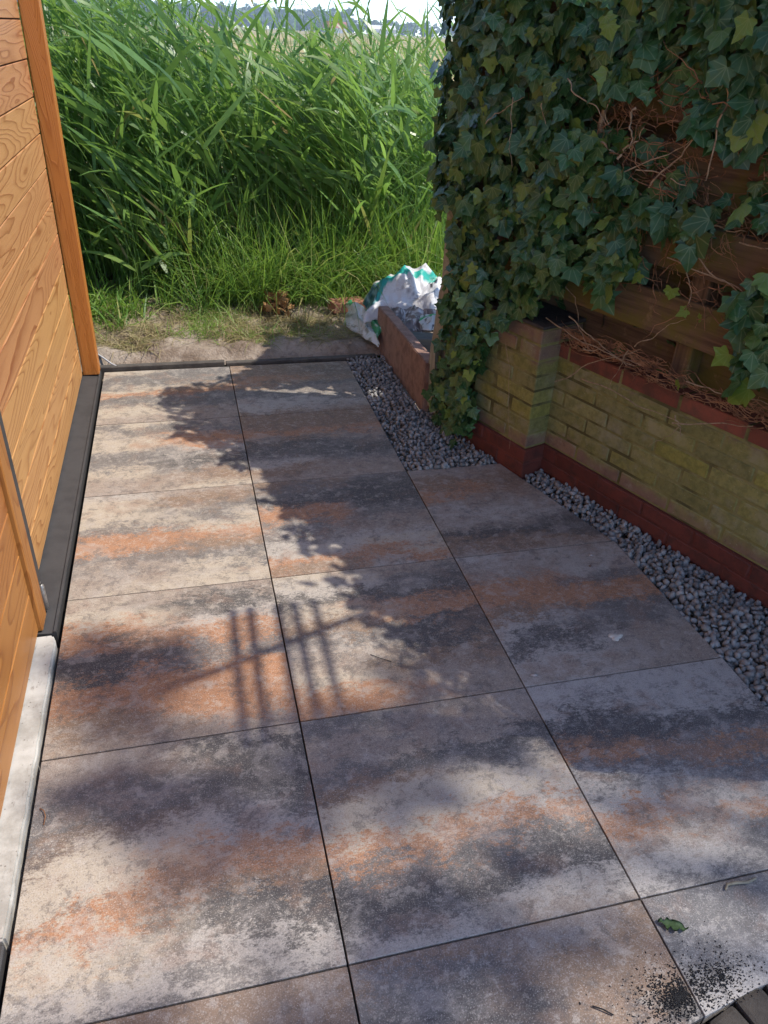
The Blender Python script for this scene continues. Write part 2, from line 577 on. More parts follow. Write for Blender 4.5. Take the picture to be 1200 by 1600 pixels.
M['stone'] = stone_material()
M['slab'] = simple('reddish_concrete_slab', (.30, .185, .14), 0.88, 0.2, 22.0, 0.40, (.16, .095, .075), 0.0025)
M['timber'] = simple('grey_weathered_timber', (.115, .115, .105), 0.85, 0.2, 9.0, 0.35, (.055, .055, .052), 0.002, (1, 8, 8))
M['clinker'] = simple('dark_clinker', (.060, .052, .045), 0.9, 0.2, 24.0, 0.4, (.028, .025, .023), 0.004)
M['grit'] = simple('black_grit', (.016, .016, .018), 0.8, 0.3, 60.0, 0.3)
M['kerb'] = simple('kerb_strip', (.10, .088, .074), 0.85, 0.2, 14.0, 0.4, (.05, .042, .036), 0.002)
M['cable'] = simple('pale_cable', (.50, .48, .46), 0.5, 0.4, 20, 0.2)
M['twig'] = simple('dry_twig', (.25, .22, .16), 0.8, 0.2, 40, 0.4)
M['chalk'] = simple('chalky_mortar', (.60, .55, .47), 0.9, 0.2, 60, 0.3, (.36, .31, .25), 0.002)
M['pebble'] = simple('pale_pebble', (.46, .40, .36), 0.8, 0.25, 60, 0.3)
M['trellis'] = simple('brown_trellis_wood', (.12, .075, .045), 0.8, 0.2, 12, 0.35)
M['red_brick'] = simple('loose_red_brick', (.34, .155, .105), 0.85, 0.2, 26, 0.35, (.21, .09, .06), 0.003)


def field_material():
    n = N('far_field')
    w = n.pos()
    s = n.noise(n.scale(w, (.02, .16, 1.0)), 1.0, 4.0, 0.6)
    a = n.noise(w, 0.9, 6.0, 0.65)
    c = n.mix(n.step(s, 0.50, 0.58), (.40, .31, .145), (.13, .17, .045))
    c = n.mix(n.math('MULTIPLY', n.step(a, 0.45, 0.7), 0.4), c, (.35, .26, .13))
    return n.bsdf(c, 0.95, 0.1)


M['field'] = field_material()


def vcol_material(name, rough=0.4, spec=0.4):
    n = N(name)
    c = n.attr('print', 'Color')
    d = n.noise(n.pos(), 30.0, 6.0, 0.7)
    c = n.mix(n.math('MULTIPLY', n.step(d, 0.52, 0.72), 0.45), c, (.22, .18, .14))
    return n.bsdf(c, rough, spec, n.bump(n.noise(n.pos(), 55.0, 4.0, 0.6), 0.006, 0.7), 0.0, n.mix(0.5, c, (.6, .6, .6)), 0.12)


M['sack'] = vcol_material('printed_plastic')

# ================================================================== SETTING
# ---- field and ground beyond the reeds: one sheet to the horizon
gm = bmesh.new()
xs = [-1250, -400, -60, -12, -4, 0, 4, 12, 60, 400, 1250]
ys = [-60, -12, -4.5, 0.9, 3.2, 4.2, 8, 20, 60, 200, 800, 1130]
grid = [[gm.verts.new((x, y, -0.28)) for x in xs] for y in ys]
for j in range(len(ys) - 1):
    for i in range(len(xs) - 1): gm.faces.new((grid[j][i], grid[j][i + 1], grid[j + 1][i + 1], grid[j + 1][i]))
tag(link('field', bm_mesh('field', gm, M['field'])), kind='structure')

# bed of packed ground under patio and gravel
ug = box('ground', (9.0, 8.6, 0.16), M['soil'], None, (0.6, -4.23, -0.13), bevel=0.0)
tag(ug, kind='structure')

# ---- soil bank with its step up from the patio edge
nx, ny = 150, 60
X = np.linspace(-3.2, 3.4, nx)
Y = 0.075 + (np.linspace(0, 1, ny) ** 1.6) * 3.6
V = np.zeros((ny, nx, 3))
for j, y in enumerate(Y):
    for i, x in enumerate(X):
        h = 0.055 + 0.035 * fbm(x * 1.7, y * 1.7, 1.0) + 0.028 * fbm(x * 6, y * 6, 4.0) + 0.012 * fbm(x * 21, y * 21, 8.0, 3)
        t = min(1.0, max(0.0, (y - 0.075) / (0.10 + 0.06 * fbm(x * 4, 2.0, 0.0))))
        h = -0.02 + (h + 0.02) * (t * t * (3 - 2 * t))
        if x > 0.60:
            k = min(1, (x - 0.60) / 0.15)
            h = h * (1 - k) + k * (0.0 + 0.4 * h)
        if y > 1.6: h -= (y - 1.6) * 0.14
        V[j, i] = (x, y + 0.02 * fbm(x * 5, y * 5, 3.0) * t, h)
idx = np.arange(nx * ny).reshape(ny, nx)
F = np.stack([idx[:-1, :-1], idx[:-1, 1:], idx[1:, 1:], idx[1:, :-1]], -1).reshape(-1, 4)
tag(link('soil_bank', mesh_np('soil_bank', V.reshape(-1, 3), F, M['soil'], True)), kind='structure')


def soil_h(x, y):
    h = 0.055 + 0.035 * fbm(x * 1.7, y * 1.7, 1.0) + 0.028 * fbm(x * 6, y * 6, 4.0)
    t = min(1.0, max(0.0, (y - 0.075) / 0.12))
    h = -0.02 + (h + 0.02) * (t * t * (3 - 2 * t))
    if y > 1.6: h -= (y - 1.6) * 0.14
    return h


# ---- patio: every tile an object under the patio
patio = tag(empty('patio', (0, 0, 0)), kind='structure')
TH, GAP = 0.04, 0.0019


def S(s):
    return [(float(a), b) for a, b in (q.split(':') for q in s.split())]


TILES = {
    (0, 0): ('0:C .12:S .24:S .36:C .46:O .54:S .64:S .74:C .9:C 1:G', '0:S .24:S .36:B .48:O .58:S .68:S .8:G 1:G'),
    (0, 1): ('0:C .1:S .22:C .36:C .47:S .6:S .7:C .86:G 1:G', '0:G .12:S .26:O .36:O .46:L .6:D .72:S .84:B 1:C'),
    (0, 2): ('0:L .16:C .3:C .42:S .5:O .62:O .7:S .82:G 1:C', '0:G .1:B .24:S .38:C .5:O .62:B .78:S .9:C 1:C'),
    (0, 3): ('0:G .15:C .28:O .42:D .52:D .6:O .75:O .86:B 1:G', '0:G .1:D .2:D .28:L .38:O .5:S .6:O .82:O .94:G 1:G'),
    (0, 4): ('0:G .15:G .28:S .38:M .48:C .6:C .68:O .8:C .92:L 1:S', '0:C .12:D .3:D .40:S .48:L .58:O .68:B .76:D .84:D .92:L 1:S'),
    (0, 5): ('0:B .3:B .5:S 1:G', '0:B .3:M .6:S 1:G'),
    (1, 0): ('0:B .22:B .34:O .44:B .54:S .66:S .78:L .88:L 1:B', '0:B .2:M .34:B .46:S .58:G .7:S .8:L .9:G 1:B'),
    (1, 1): ('0:B .2:B .34:O .44:M .54:D .62:S .72:L .84:B 1:G', '0:B .2:B .32:O .42:G .52:S .62:D .74:S .86:G 1:G'),
    (1, 2): ('0:B .14:S .26:D .38:O .48:O .58:S .68:L .78:L .88:O 1:B', '0:S .14:D .3:D .44:S .56:G .66:L .78:C .88:O 1:L'),
    (1, 3): ('0:C .14:L .22:D .34:C .44:B .54:S .64:G .78:C .92:O 1:O', '0:G .12:S .22:D .34:O .42:O .5:D .6:D .72:B .86:G 1:G'),
    (1, 4): ('0:S .14:G .26:S .36:B .46:C .56:C .64:O .72:S .82:D .92:S 1:L', '0:G .12:G .22:D .34:S .44:C .52:L .6:O .68:S .8:D .9:L 1:G'),
    (1, 5): ('0:B .12:S .24:D .4:G .6:L .8:L 1:S', '0:G .12:B .26:B .4:D .52:D .66:S .8:L 1:D'),
    (2, 2): ('0:G .22:B .32:O .42:G .55:L .66:G .78:D .9:B 1:G', '0:G .2:B .4:G .56:L .7:S .82:D .92:B 1:G'),
    (2, 3): ('0:L .14:G .28:O .44:O .54:B .62:L .72:D .82:L .92:G 1:L', '0:G .14:L .28:S .38:O .48:O .56:S .66:S .8:G 1:G'),
    (2, 4): ('0:L .1:L .2:D .3:D .42:O .5:S .6:L .68:O .8:G .9:L 1:S', '0:L .18:L .28:D .4:S .5:O .6:S .72:L .82:O .9:S 1:S'),
    (2, 5): ('0:S .2:S .36:L .5:S .64:L 1:S', '0:S .14:S .3:L .5:S .7:L 1:S'),
}
for (c, r), (a, b) in TILES.items():
    x0, x1 = -0.6 + 0.6 * c + GAP, 0.6 * c - GAP
    y1, y0 = -0.6 * r - GAP, -0.6 * (r + 1) + GAP
    pts = [(0, y0 - y1), (x1 - x0, y0 - y1), (x1 - x0, 0), (0, 0)]
    if (c, r) == (2, 2): pts = [(0, y0 - y1), (1.176 - x0, y0 - y1), (0.990 - x0, 0), (0, 0)]
    if (c, r) == (2, 3): pts = [(0, y0 - y1), (1.196 - x0, y0 - y1), (1.180 - x0, 0), (0, 0)]
    if c == 1 and r < 2: pass
    if (c, r) == (1, 5): pts = [(0, -0.285), (0.40, -0.275), (0.54, -0.232), (x1 - x0, -0.222), (x1 - x0, 0), (0, 0)]
    if (c, r) == (2, 5): pts = [(0, -0.222), (0.12, -0.200), (0.36, -0.180), (0.60, -0.178), (x1 - x0, 0), (0, 0)]
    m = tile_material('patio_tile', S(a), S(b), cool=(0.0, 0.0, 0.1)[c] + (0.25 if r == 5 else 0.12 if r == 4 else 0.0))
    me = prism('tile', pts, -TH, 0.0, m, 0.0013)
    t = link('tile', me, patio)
    t.location = (x0, y1, rng.uniform(-0.0006, 0.0006))
    t.rotation_euler = (rng.uniform(-1, 1) * 0.0008, rng.uniform(-1, 1) * 0.0008, 0)

# ---- clinker paving at the near right corner
clk = tag(empty('brick_paving', (0.6, -3.3, 0)), kind='structure')
arc = [(x_, y_ + .014) for x_, y_ in [(0.470, -3.296), (0.535, -3.262), (0.600, -3.243), (0.668, -3.226), (0.738, -3.212), (0.808, -3.203), (0.880, -3.197), (0.95, -3.195), (1.02, -3.195), (1.09, -3.197)]]
for i in range(len(arc) - 1):
    for row in range(3):
        (xa, ya), (xb, yb) = arc[i], arc[i + 1]
        ang = math.atan2(yb - ya, xb - xa)
        L = math.hypot(xb - xa, yb - ya)
        nxv, nyv = math.sin(ang), -math.cos(ang)
        d = 0.06 + 0.21 * row
        b = box('brick', (L - 0.006, 0.20 if row else 0.118, 0.09), M['clinker'], clk, bevel=0.009, seg=2, jitter=0.002)
        b.location = ((xa + xb) / 2 + nxv * d - 0.6, (ya + yb) / 2 + nyv * d + 3.3, -0.045 + rng.uniform(-0.002, 0.003))
        b.rotation_euler = (rng.uniform(-.01, .01), rng.uniform(-.01, .01), ang + rng.uniform(-.02, .02))

# ---- kerb strip closing the far edge of the patio
kb = empty('patio_edging', (0.06, 0.03, 0))
tag(kb, 'thin dark edging strip along the far end of the patio, below the soil bank', 'edging')
for x0, x1, dz in ((-0.63, -0.02, 0.004), (-0.015, 0.77, 0.0)):
    e = box('strip', (x1 - x0, 0.030, 0.10), M['kerb'], kb, ((x0 + x1) / 2 - 0.06, 0.012 + dz, -0.040 + dz), (0, 0, rng.uniform(-.004, .008)), 0.004, 1, 0.002)

# ================================================================== GRAVEL
gravel = tag(empty('gravel_bed', (1.0, -1.2, -0.05)), kind='structure')
WP = Vector((1.0854, -1.1308, 0))
WU = Vector((0.3371, -0.9415, 0))
WNV = Vector((-0.9415, -0.3371, 0))


def wall_pt(s, d, z): return WP + WU * s + WNV * d + Vector((0, 0, z))


def wall_x(y, d=0.0):
    s = (y - WP.y - WNV.y * d) / WU.y
    return WP.x + WU.x * s + WNV.x * d


def gravel_xlim(y):
    if y > -1.2: lo = 0.604
    elif y > -1.8: lo = 0.992 + (y + 1.2) / -0.6 * 0.186
    elif y > -2.4: lo = 1.182 + (y + 1.8) / -0.6 * 0.016
    else: lo = 1.203
    if y > -0.66: hi = 0.815
    elif y > -0.97: hi = 0.93
    elif y > -1.30: hi = wall_x(y, 0.105)
    else: hi = wall_x(y, 0.005)
    return lo, hi


def stone_variant(seed):
    r = random.Random(seed)
    bm = bmesh.new()
    bmesh.ops.create_icosphere(bm, subdivisions=1, radius=1.0)
    bmesh.ops.delete(bm, geom=[], context='VERTS')
    sc = Vector((r.uniform(.85, 1.2), r.uniform(.65, .95), r.uniform(.45, .75)))
    cuts = [(Vector((r.gauss(0, 1), r.gauss(0, 1), r.gauss(0, 1))).normalized(), r.uniform(.55, .82)) for _ in range(7)]
    for v in bm.verts:
        c = v.co.normalized()
        for nn, dd in cuts:
            k = c.dot(nn)
            if k > dd: c -= nn * (k - dd)
        v.co = Vector((c.x * sc.x, c.y * sc.y, c.z * sc.z))
    bmesh.ops.triangulate(bm, faces=bm.faces[:])
    bm.verts.ensure_lookup_table()
    Vv = np.array([v.co[:] for v in bm.verts])
    Fv = np.array([[v.index for v in f.verts] for f in bm.faces])
    bm.free()
    return Vv, Fv


SV = [stone_variant(50 + i) for i in range(8)]
SME = [mesh_np('stone', v, f, M['stone'], False, {'tint': np.full(len(v), 0.5)}) for v, f in SV]
spots = []
for layer in range(3):
    step_ = 0.0225
    y = 0.02
    while y > -2.95:
        lo, hi = gravel_xlim(y)
        x = lo + 0.006
        while x < hi - 0.004:
            px, py = x + rng.uniform(-.007, .007), y + rng.uniform(-.007, .007)
            l2, h2 = gravel_xlim(py)
            if l2 + 0.004 < px < h2:
                mound = 0.016 * min(1, (px - l2) / 0.10) + 0.010 * fbm(px * 9, py * 9, 2)
                big = 1.0 + 0.12 * (py < -1.3)
                sz = rng.uniform(.0085, .0185) * big * (1.0 if layer else 0.9)
                spots.append((px, py, -0.030 + layer * 0.0105 + mound + rng.uniform(-.003, .003), sz))
            x += step_
        y -= step_
    if layer == 2: pass
camp = Vector(cam.location)
spots.sort(key=lambda s: -(s[3] / (Vector(s[:3]) - camp).length) - (0.004 if s[2] > -0.008 else 0))
VV, FF, TT = [], [], []
base = 0
for i, (x, y, z, sz) in enumerate(spots):
    e = Euler((rng.uniform(0, 6.28), rng.uniform(0, 6.28), rng.uniform(0, 6.28)))
    k = rng.randrange(8)
    if i < 300:
        o = bpy.data.objects.new('stone', SME[k])
        COL.objects.link(o)
        o.parent = gravel
        o.location = (x - 1.0, y + 1.2, z + 0.05)
        o.rotation_euler = e
        o.scale = (sz, sz, sz)
    else:
        R = np.array(e.to_matrix())
        v, f = SV[k]
        VV.append((v * sz) @ R.T + np.array([x - 1.0, y + 1.2, z + 0.05]))
        FF.append(f + base)
        TT.append(np.full(len(v), rng.random()))
        base += len(v)
g2 = link('small_stones', mesh_np('small_stones', np.concatenate(VV), np.concatenate(FF), M['stone'], False, {'tint': np.concatenate(TT)}), gravel)
tag(g2, kind='stuff')
# a few stray chippings on the patio edge belong to nothing else
# ================================================================== SHED (left)
shed = empty('wooden_shed', (-0.69, -1.0, 0))
tag(shed, 'larch clad shed wall with orange corner post, dark plinth and door at left', 'shed')


def shedloc(x, y, z): return (x + 0.69, y + 1.0, z)


PH = 0.1295
YL, YR = -1.812, -0.074
for k in range(20):
    z0 = 0.018 + k * PH
    L = YR - YL
    p = box('plank', (0.020, L, PH - 0.0045), M['larch'], shed, shedloc(-0.70, (YL + YR) / 2, z0 + PH / 2), bevel=0.0018)
    p.location.x += rng.uniform(-.0008, .0008)
box('backing', (0.03, 1.95, 2.7), M['black'], shed, shedloc(-0.73, -0.96, 1.36), bevel=0)
cp = box('corner_post', (0.075, 0.070, 2.7), M['post_wood'], shed, shedloc(-0.6525, -0.024, 1.362), bevel=0.004, seg=2)
cp.rotation_euler = (0, 0, 0)
# grain of the post runs along Z: model it along Y and stand it up
cp.data.transform(Matrix.Rotation(rad(90), 4, 'X'))
cp.rotation_euler = (rad(-90), 0, 0)
box('post_foot', (0.060, 0.056, 0.016), M['black'], shed, shedloc(-0.655, -0.024, 0.003), bevel=0.001)
box('shed_side', (2.6, 0.03, 2.7), M['black'], shed, shedloc(-2.0, -0.02, 1.36), bevel=0)
# plinth: flat sill board with a thin raised lip towards the tiles
bm = bmesh.new()
prof = [(-0.705, -0.05), (-0.612, -0.05), (-0.612, 0.010), (-0.6195, 0.0105), (-0.6215, 0.004), (-0.705, 0.010)]
a = [bm.verts.new((x + .69, -1.948 + 1.0, z)) for x, z in prof]
b = [bm.verts.new((x + .69, -0.004 + 1.0, z)) for x, z in prof]
bm.faces.new(a)
bm.faces.new(list(reversed(b)))
for i in range(len(prof)): bm.faces.new((a[i], b[i], b[(i + 1) % len(prof)], a[(i + 1) % len(prof)]))
bmesh.ops.recalc_face_normals(bm, faces=bm.faces[:])
link('plinth', bm_mesh('plinth', bm, M['plinth']), shed)
# dark jamb strip between cladding and door
box('jamb', (0.05, 0.040, 2.7), M['plinth'], shed, shedloc(-0.676, -1.836, 1.36), bevel=0.002)
# door: stile, boards, hinge
door = empty('door', shedloc(-0.650, -2.33, 0.016))
door.parent = shed
st = box('stile', (0.036, 0.075, 2.05), M['door_larch'], door, (-0.014, 0.425, 1.020), bevel=0.003)
st.data.transform(Matrix.Rotation(rad(90), 4, 'X'))
st.rotation_euler = (rad(-90), 0, 0)
for k in range(16):
    p = box('plank', (0.022, 0.86, PH - 0.004), M['door_larch'], door, (-0.018, -0.046, 0.0 + PH * (k + .5)), bevel=0.002)
box('backing', (0.02, 0.92, 2.05), M['black'], door, (-0.045, 0.0, 1.03), bevel=0)
hv, hf = tube_np([([(0, 0, 0.0), (0, 0, 0.004), (0, 0, 0.086), (0, 0, 0.090)], [.003, .0075, .0075, .003])], 10)
hg = link('hinge', mesh_np('hinge', hv, hf, M['steel'], True), door)
hg.location = (0.004, 0.478, 0.0)
for k in range(2):
    box('hinge_leaf', (0.003, 0.020, 0.082), M['steel'], hg, (-0.006, -0.011 + k * 0.022, 0.045), bevel=0.0008)
# concrete sill under the door
bm = bmesh.new()
bmesh.ops.create_cube(bm, size=1.0)
for v in bm.verts: v.co = Vector((v.co.x * 0.088, v.co.y * 0.862, v.co.z * 0.07))
bmesh.ops.subdivide_edges(bm, edges=[e for e in bm.edges if abs(e.verts[0].co.y - e.verts[1].co.y) > 0.1], cuts=40)
bmesh.ops.bevel(bm, geom=list(bm.edges), offset=0.0045, segments=2, affect='EDGES')
for v in bm.verts:
    v.co.x += 0.0022 * fbm(v.co.y * 22, v.co.z * 20, 3) * (1 if v.co.x > 0 else .4)
    v.co.z += 0.0016 * fbm(v.co.y * 15, v.co.x * 50, 5)
    if v.co.y > 0.40 and v.co.x > 0: v.co.x -= (v.co.y - 0.40) * 0.35
s_ = link('door_sill', bm_mesh('door_sill', bm, M['sill'], False), shed)
s_.location = shedloc(-0.652, -2.394, -0.022)
st2 = box('door_post', (0.05, 0.09, 2.7), M['post_wood'], shed, shedloc(-0.668, -2.835, 1.36), bevel=0.012, seg=2)
st2.data.transform(Matrix.Rotation(rad(90), 4, 'X'))
st2.rotation_euler = (rad(-90), 0, 0)
box('plinth_end', (0.085, 0.55, 0.06), M['plinth'], shed, shedloc(-0.652, -3.105, -0.022), bevel=0.003)
for k in range(20):
    box('plank', (0.020, 0.9, PH - 0.0035), M['larch'], shed, shedloc(-0.712, -3.34, 0.028 + PH * (k + .5)), bevel=0.0018)

# ================================================================== GARDEN WALL (right)
gw = empty('garden_wall', tuple(WP), (0, 0, math.atan2(WNV.x, -WNV.y) if False else math.atan2(WU.y, WU.x)))
tag(gw, 'low mossy brick wall with square brick pillar under the ivy', 'wall')
# local frame: +X along the wall towards the camera; +Y = local left of U ; patio side is -Y
loc_n = gw.rotation_euler.to_matrix().inverted() @ WNV
SGN = -1.0 if loc_n.y < 0 else 1.0
CH, BL, JT = 0.0585, 0.213, 0.0085
brickmesh = {}


def brick_obj(parent, mat, cx, cy, cz, lx, ly, lz, key=None):
    k = (mat.name, round(lx, 3), round(ly, 3), round(lz, 3), rng.randrange(3))
    if k not in brickmesh:
        r = random.Random(hash(k) % 9999 if False else len(brickmesh) + 5)
        bm = box_bm(lx, ly, lz, 0.0, 1, 0.0015, r)
        bmesh.ops.bevel(bm, geom=list(bm.edges), offset=0.0032, segments=1, affect='EDGES')
        brickmesh[k] = bm_mesh('brick', bm, mat)
    o = bpy.data.objects.new('brick', brickmesh[k])
    COL.objects.link(o)
    o.parent = parent
    o.location = (cx, cy + SGN * rng.uniform(-.0012, .0015), cz)
    o.rotation_euler = (rng.uniform(-.006, .006), rng.uniform(-.004, .004), rng.uniform(-.006, .006))
    return o


S0, S1 = -0.50, 2.0
box('mortar_core', (S1 - S0, 0.090, 0.58), M['mortar'], gw, ((S0 + S1) / 2, -SGN * (0.0475), 0.230), bevel=0)
for c in range(-1, 9):
    z = 0.0 + CH * c + CH / 2
    mat = M['brick_red'] if c < 2 else (M['cope_brick'] if c == 8 else M['brick'])
    out = 0.012 if c < 2 else 0.0
    if c == 8: bl = 0.245
    else: bl = BL
    s = S0 + (0.11 if c % 2 else 0.0) - 0.02 * (c % 3)
    while s < S1:
        if not (s > -0.16 and s + bl < 0.13):
            brick_obj(gw, mat, s + bl / 2, SGN * (out - 0.048), z, bl - JT, 0.096, CH - JT + (0.003 if c == 8 else 0))
        s += bl
box('mortar_core', (S1 - S0, 0.02, 0.177), M['brick_red'], gw, ((S0 + S1) / 2, SGN * -0.001, 0.027), bevel=0)
# pillar, bonded to the wall
PS0, PS1, PD = -0.185, 0.150, 0.102
pil = empty('pillar', ((PS0 + PS1) / 2, SGN * PD / 2, 0))
pil.parent = gw
W_ = PS1 - PS0
box('mortar_core', (W_ - 0.006, PD + 0.096, 0.65), M['mortar'], pil, (0, -SGN * 0.051, 0.26), bevel=0)
box('mortar_core', (W_ + 0.020, PD + 0.018, 0.176), M['brick_red'], pil, (0, 0, 0.026), bevel=0)
for c in range(-1, 10):
    z = CH * c + CH / 2
    mat = M['brick_red'] if c < 2 else M['brick']
    out = 0.012 if c < 2 else 0.0
    a_, b_ = (0.216, 0.116) if c % 2 == 0 else (0.116, 0.216)
    brick_obj(pil, mat, -W_ / 2 + (a_ - JT) / 2 - out, SGN * out, z, a_ - JT, PD, CH - JT)
    brick_obj(pil, mat, W_ / 2 - (b_ - JT) / 2 + out, SGN * out, z, b_ - JT, PD, CH - JT)
    if c > 7:
        brick_obj(pil, mat, -W_ / 2 + (a_ - JT) / 2, SGN * -PD, z, a_ - JT, PD - .006, CH - JT)
        brick_obj(pil, mat, W_ / 2 - (b_ - JT) / 2, SGN * -PD, z, b_ - JT, PD - .006, CH - JT)
box('coping', (W_ + 0.008, PD + 0.11, 0.014), M['clinker'], pil, (0, -SGN * 0.05, CH * 10 + 0.008), bevel=0.004, seg=2, jitter=0.002)

# ================================================================== FENCE over the wall
fe = empty('wooden_fence', tuple(wall_pt(0, 0, 0)), tuple(gw.rotation_euler))
tag(fe, 'weathered dark board fence above the brick wall, overgrown with ivy', 'fence')
for k, (z0, h, d) in enumerate(((0.672, 0.132, 0.012), (0.875, 0.140, -0.002), (1.07, 0.15, 0.0), (1.27, 0.15, -0.004), (1.47, 0.15, 0.0), (1.66, 0.13, 0.0))):
    sa, sb = (0.0, 2.0) if k == 0 else (-0.53, 2.0)
    b = box('board', (0.028, sb - sa, h), M['fence'], fe, ((sa + sb) / 2, SGN * (d - 0.03), z0 + h / 2), (0, rad(0), rad(90)), bevel=0.003, jitter=0.003)
for k, (z0, h) in enumerate(((0.470, 0.235), (0.708, 0.20), (0.911, 0.20), (1.114, 0.20), (1.317, 0.20), (1.52, 0.19))):  # rear boards added behind the gaps to stop sun leaking through
    sa, sb = -0.53, 2.0
    b = box('board', (0.022, sb - sa, h), M['fence'], fe, ((sa + sb) / 2, SGN * -0.125, z0 + h / 2), (0, 0, rad(90)), bevel=0.003, jitter=0.003)
for s in (-0.50, 0.62, 1.7):
    po = box('post', (0.065, 1.75, 0.065), M['pale_post'] if s < 0 else M['fence'], fe, (s, -SGN * 0.075 if s > 0 else SGN * 0.01, 0.88), (rad(90), 0, 0), bevel=0.004)
# pale broken slats at the fence end
for s, d, zt, wd, tilt in ((-0.525, 0.07, 0.60, 0.048, 5), (-0.455, 0.09, 0.36, 0.028, -4)):
    bm = bmesh.new()
    w2 = wd / 2
    out = [(-w2, 0.03), (w2, 0.03), (w2, zt - 0.03), (w2 * .4, zt), (-w2 * .7, zt - 0.012), (-w2, zt - 0.05)]
    a = [bm.verts.new((x, -0.009, z)) for x, z in out]
    b = [bm.verts.new((x, 0.009, z)) for x, z in out]
    bm.faces.new(a)
    bm.faces.new(list(reversed(b)))
    for i in range(len(out)): bm.faces.new((a[i], b[i], b[(i + 1) % len(out)], a[(i + 1) % len(out)]))
    bmesh.ops.recalc_face_normals(bm, faces=bm.faces[:])
    o = link('slat', bm_mesh('slat', bm, M['pale_post']), fe)
    o.location = (s, SGN * d, 0)
    o.rotation_euler = (0, rad(tilt), 0.2)
    tag(o, 'pale broken slat at the far end of the fence')

# ================================================================== IVY
ivy = empty('ivy', tuple(wall_pt(-0.3, 0.12, 0.0)))
tag(ivy, 'dark green ivy covering the fence and hanging over the brick pillar', 'ivy')
IV0 = Vector(ivy.location)


def ivy_leaf(seed, size=1.0):
    """five-lobed leaf in the XY plane, tip along -Y, base at the origin; normal +Z"""
    r = random.Random(seed)
    half = [(0.0, 0.0), (0.17, 0.12), (0.36, 0.15), (0.50, 0.07), (0.48, -0.08), (0.54, -0.20), (0.66, -0.33), (0.55, -0.40), (0.42, -0.45), (0.35, -0.58), (0.20, -0.80), (0.0, -1.0)]
    half = [(x * r.uniform(.85, 1.12), y * r.uniform(.92, 1.08)) for x, y in half]
    curl = r.uniform(0.10, 0.42)
    fold = r.uniform(-0.02, 0.10)

    def z(x, y): return -curl * (y * y) * .45 - curl * 0.9 * x * x + fold * abs(x) * .6 + .05 * math.sin(7 * x + 5 * y + seed)
    P, vein = [], []
    mid = [(0, 0), (0, -0.28), (0, -0.62), (0, -1.0)]
    for x, y in mid:
        P.append((x, y, z(x, y)))
        vein.append(1.0)
    P[-1] = (*half[-1][:2], z(*half[-1]))
    faces = []
    for sg in (1, -1):
        st_ = len(P)
        for k, (x, y) in enumerate(half[1:-1]):
            xx = x * (1 if sg > 0 else r.uniform(.88, 1.1))
            P.append((sg * xx, y, z(xx, y)))
            vein.append(0.75 if k in (2, 5) else 0.0)
        a = [st_ + i for i in range(10)]
        tri = [(0, a[0], a[1]), (0, a[1], a[2]), (0, a[2], a[3]), (0, a[3], 1), (1, a[3], a[4]), (1, a[4], a[5]), (1, a[5], a[6]), (1, a[6], a[7]), (1, a[7], 2), (2, a[7], a[8]), (2, a[8], a[9]), (2, a[9], 3)]
        faces += [t if sg < 0 else t[::-1] for t in tri]
    V = np.array(P)
    V[:, 2] -= V[0, 2]
    return V, np.array(faces), np.array(vein)


LV = [ivy_leaf(200 + i) for i in range(7)]
LME = [mesh_np('leaf', v, f, M['ivy'], True, {'tint': np.full(len(v), 0.5), 'vein': ve, 'lx': v[:, 0], 'ly': v[:, 1]}) for v, f, ve in LV]

POLY_MAIN = [(-0.60, 1.74), (-0.61, 1.33), (-0.58, 0.93), (-0.46, 0.84), (-0.36, 0.775), (-0.36, 0.62), (-0.37, 0.30), (-0.44, 0.165), (-0.38, 0.04), (-0.17, 0.005), (-0.09, 0.19), (-0.15, 0.27), (-0.09, 0.455), (-0.05, 0.565), (0.10, 0.66), (0.17, 0.76), (0.20, 0.85), (0.37, 1.0), (0.48, 1.046), (0.14, 1.283), (0.05, 1.74)]
POLY_RIGHT = [(0.05, 1.74), (1.9, 1.74), (1.9, 1.13), (1.06, 1.15), (0.86, 1.083), (0.48, 1.046), (0.21, 0.857), (0.14, 1.283)]
GAPS = [[(0.09, 1.26), (0.27, 1.36), (0.52, 1.30), (0.68, 1.226), (0.77, 1.345), (0.86, 1.16), (0.46, 1.042), (0.35, 1.06), (0.18, 1.125)], [(0.44, 1.34), (0.56, 1.36), (0.55, 1.19), (0.44, 1.19)]]
CLUMPS = [[(0.15, 0.987), (0.43, 1.055), (0.45, 0.873), (0.35, 0.76), (0.18, 0.851)], [(0.80, 0.912), (0.98, 1.024), (1.09, 0.69), (0.92, 0.66)], [(0.53, 1.033), (0.68, 1.064), (0.67, 0.984), (0.56, 0.96)]]


def ivy_density(s, z):
    p = (s, z)
    if inpoly(p, POLY_MAIN): return 1.0 if fbm(s * 6, z * 6, 12) > -.28 else 0.3
    for c in CLUMPS:
        if inpoly(p, c): return 0.75
    if inpoly(p, POLY_RIGHT):
        for g in GAPS:
            if inpoly(p, g): return 0.07 + 0.30 * max(0, fbm(s * 7, z * 7, 1))
        return 0.8 if fbm(s * 5.5, z * 5.5, 7) > -.22 else 0.22
    return 0.0


def ivy_bulge(s, z):
    b = 0.09 + 0.07 * math.exp(-((s + 0.25) / 0.35) ** 2) + 0.04 * fbm(s * 3.2, z * 3.2, 5)
    if s < -0.5: b *= max(0.2, 1 + (s + 0.5) * 6)
    return max(0.045, b)


def ivy_top(s): return float(np.interp(s, [-.6, -.4, .04, .25, .6, 1.1, 1.8], [1.86, 1.88, 1.80, 1.70, 1.84, 1.98, 2.0]))


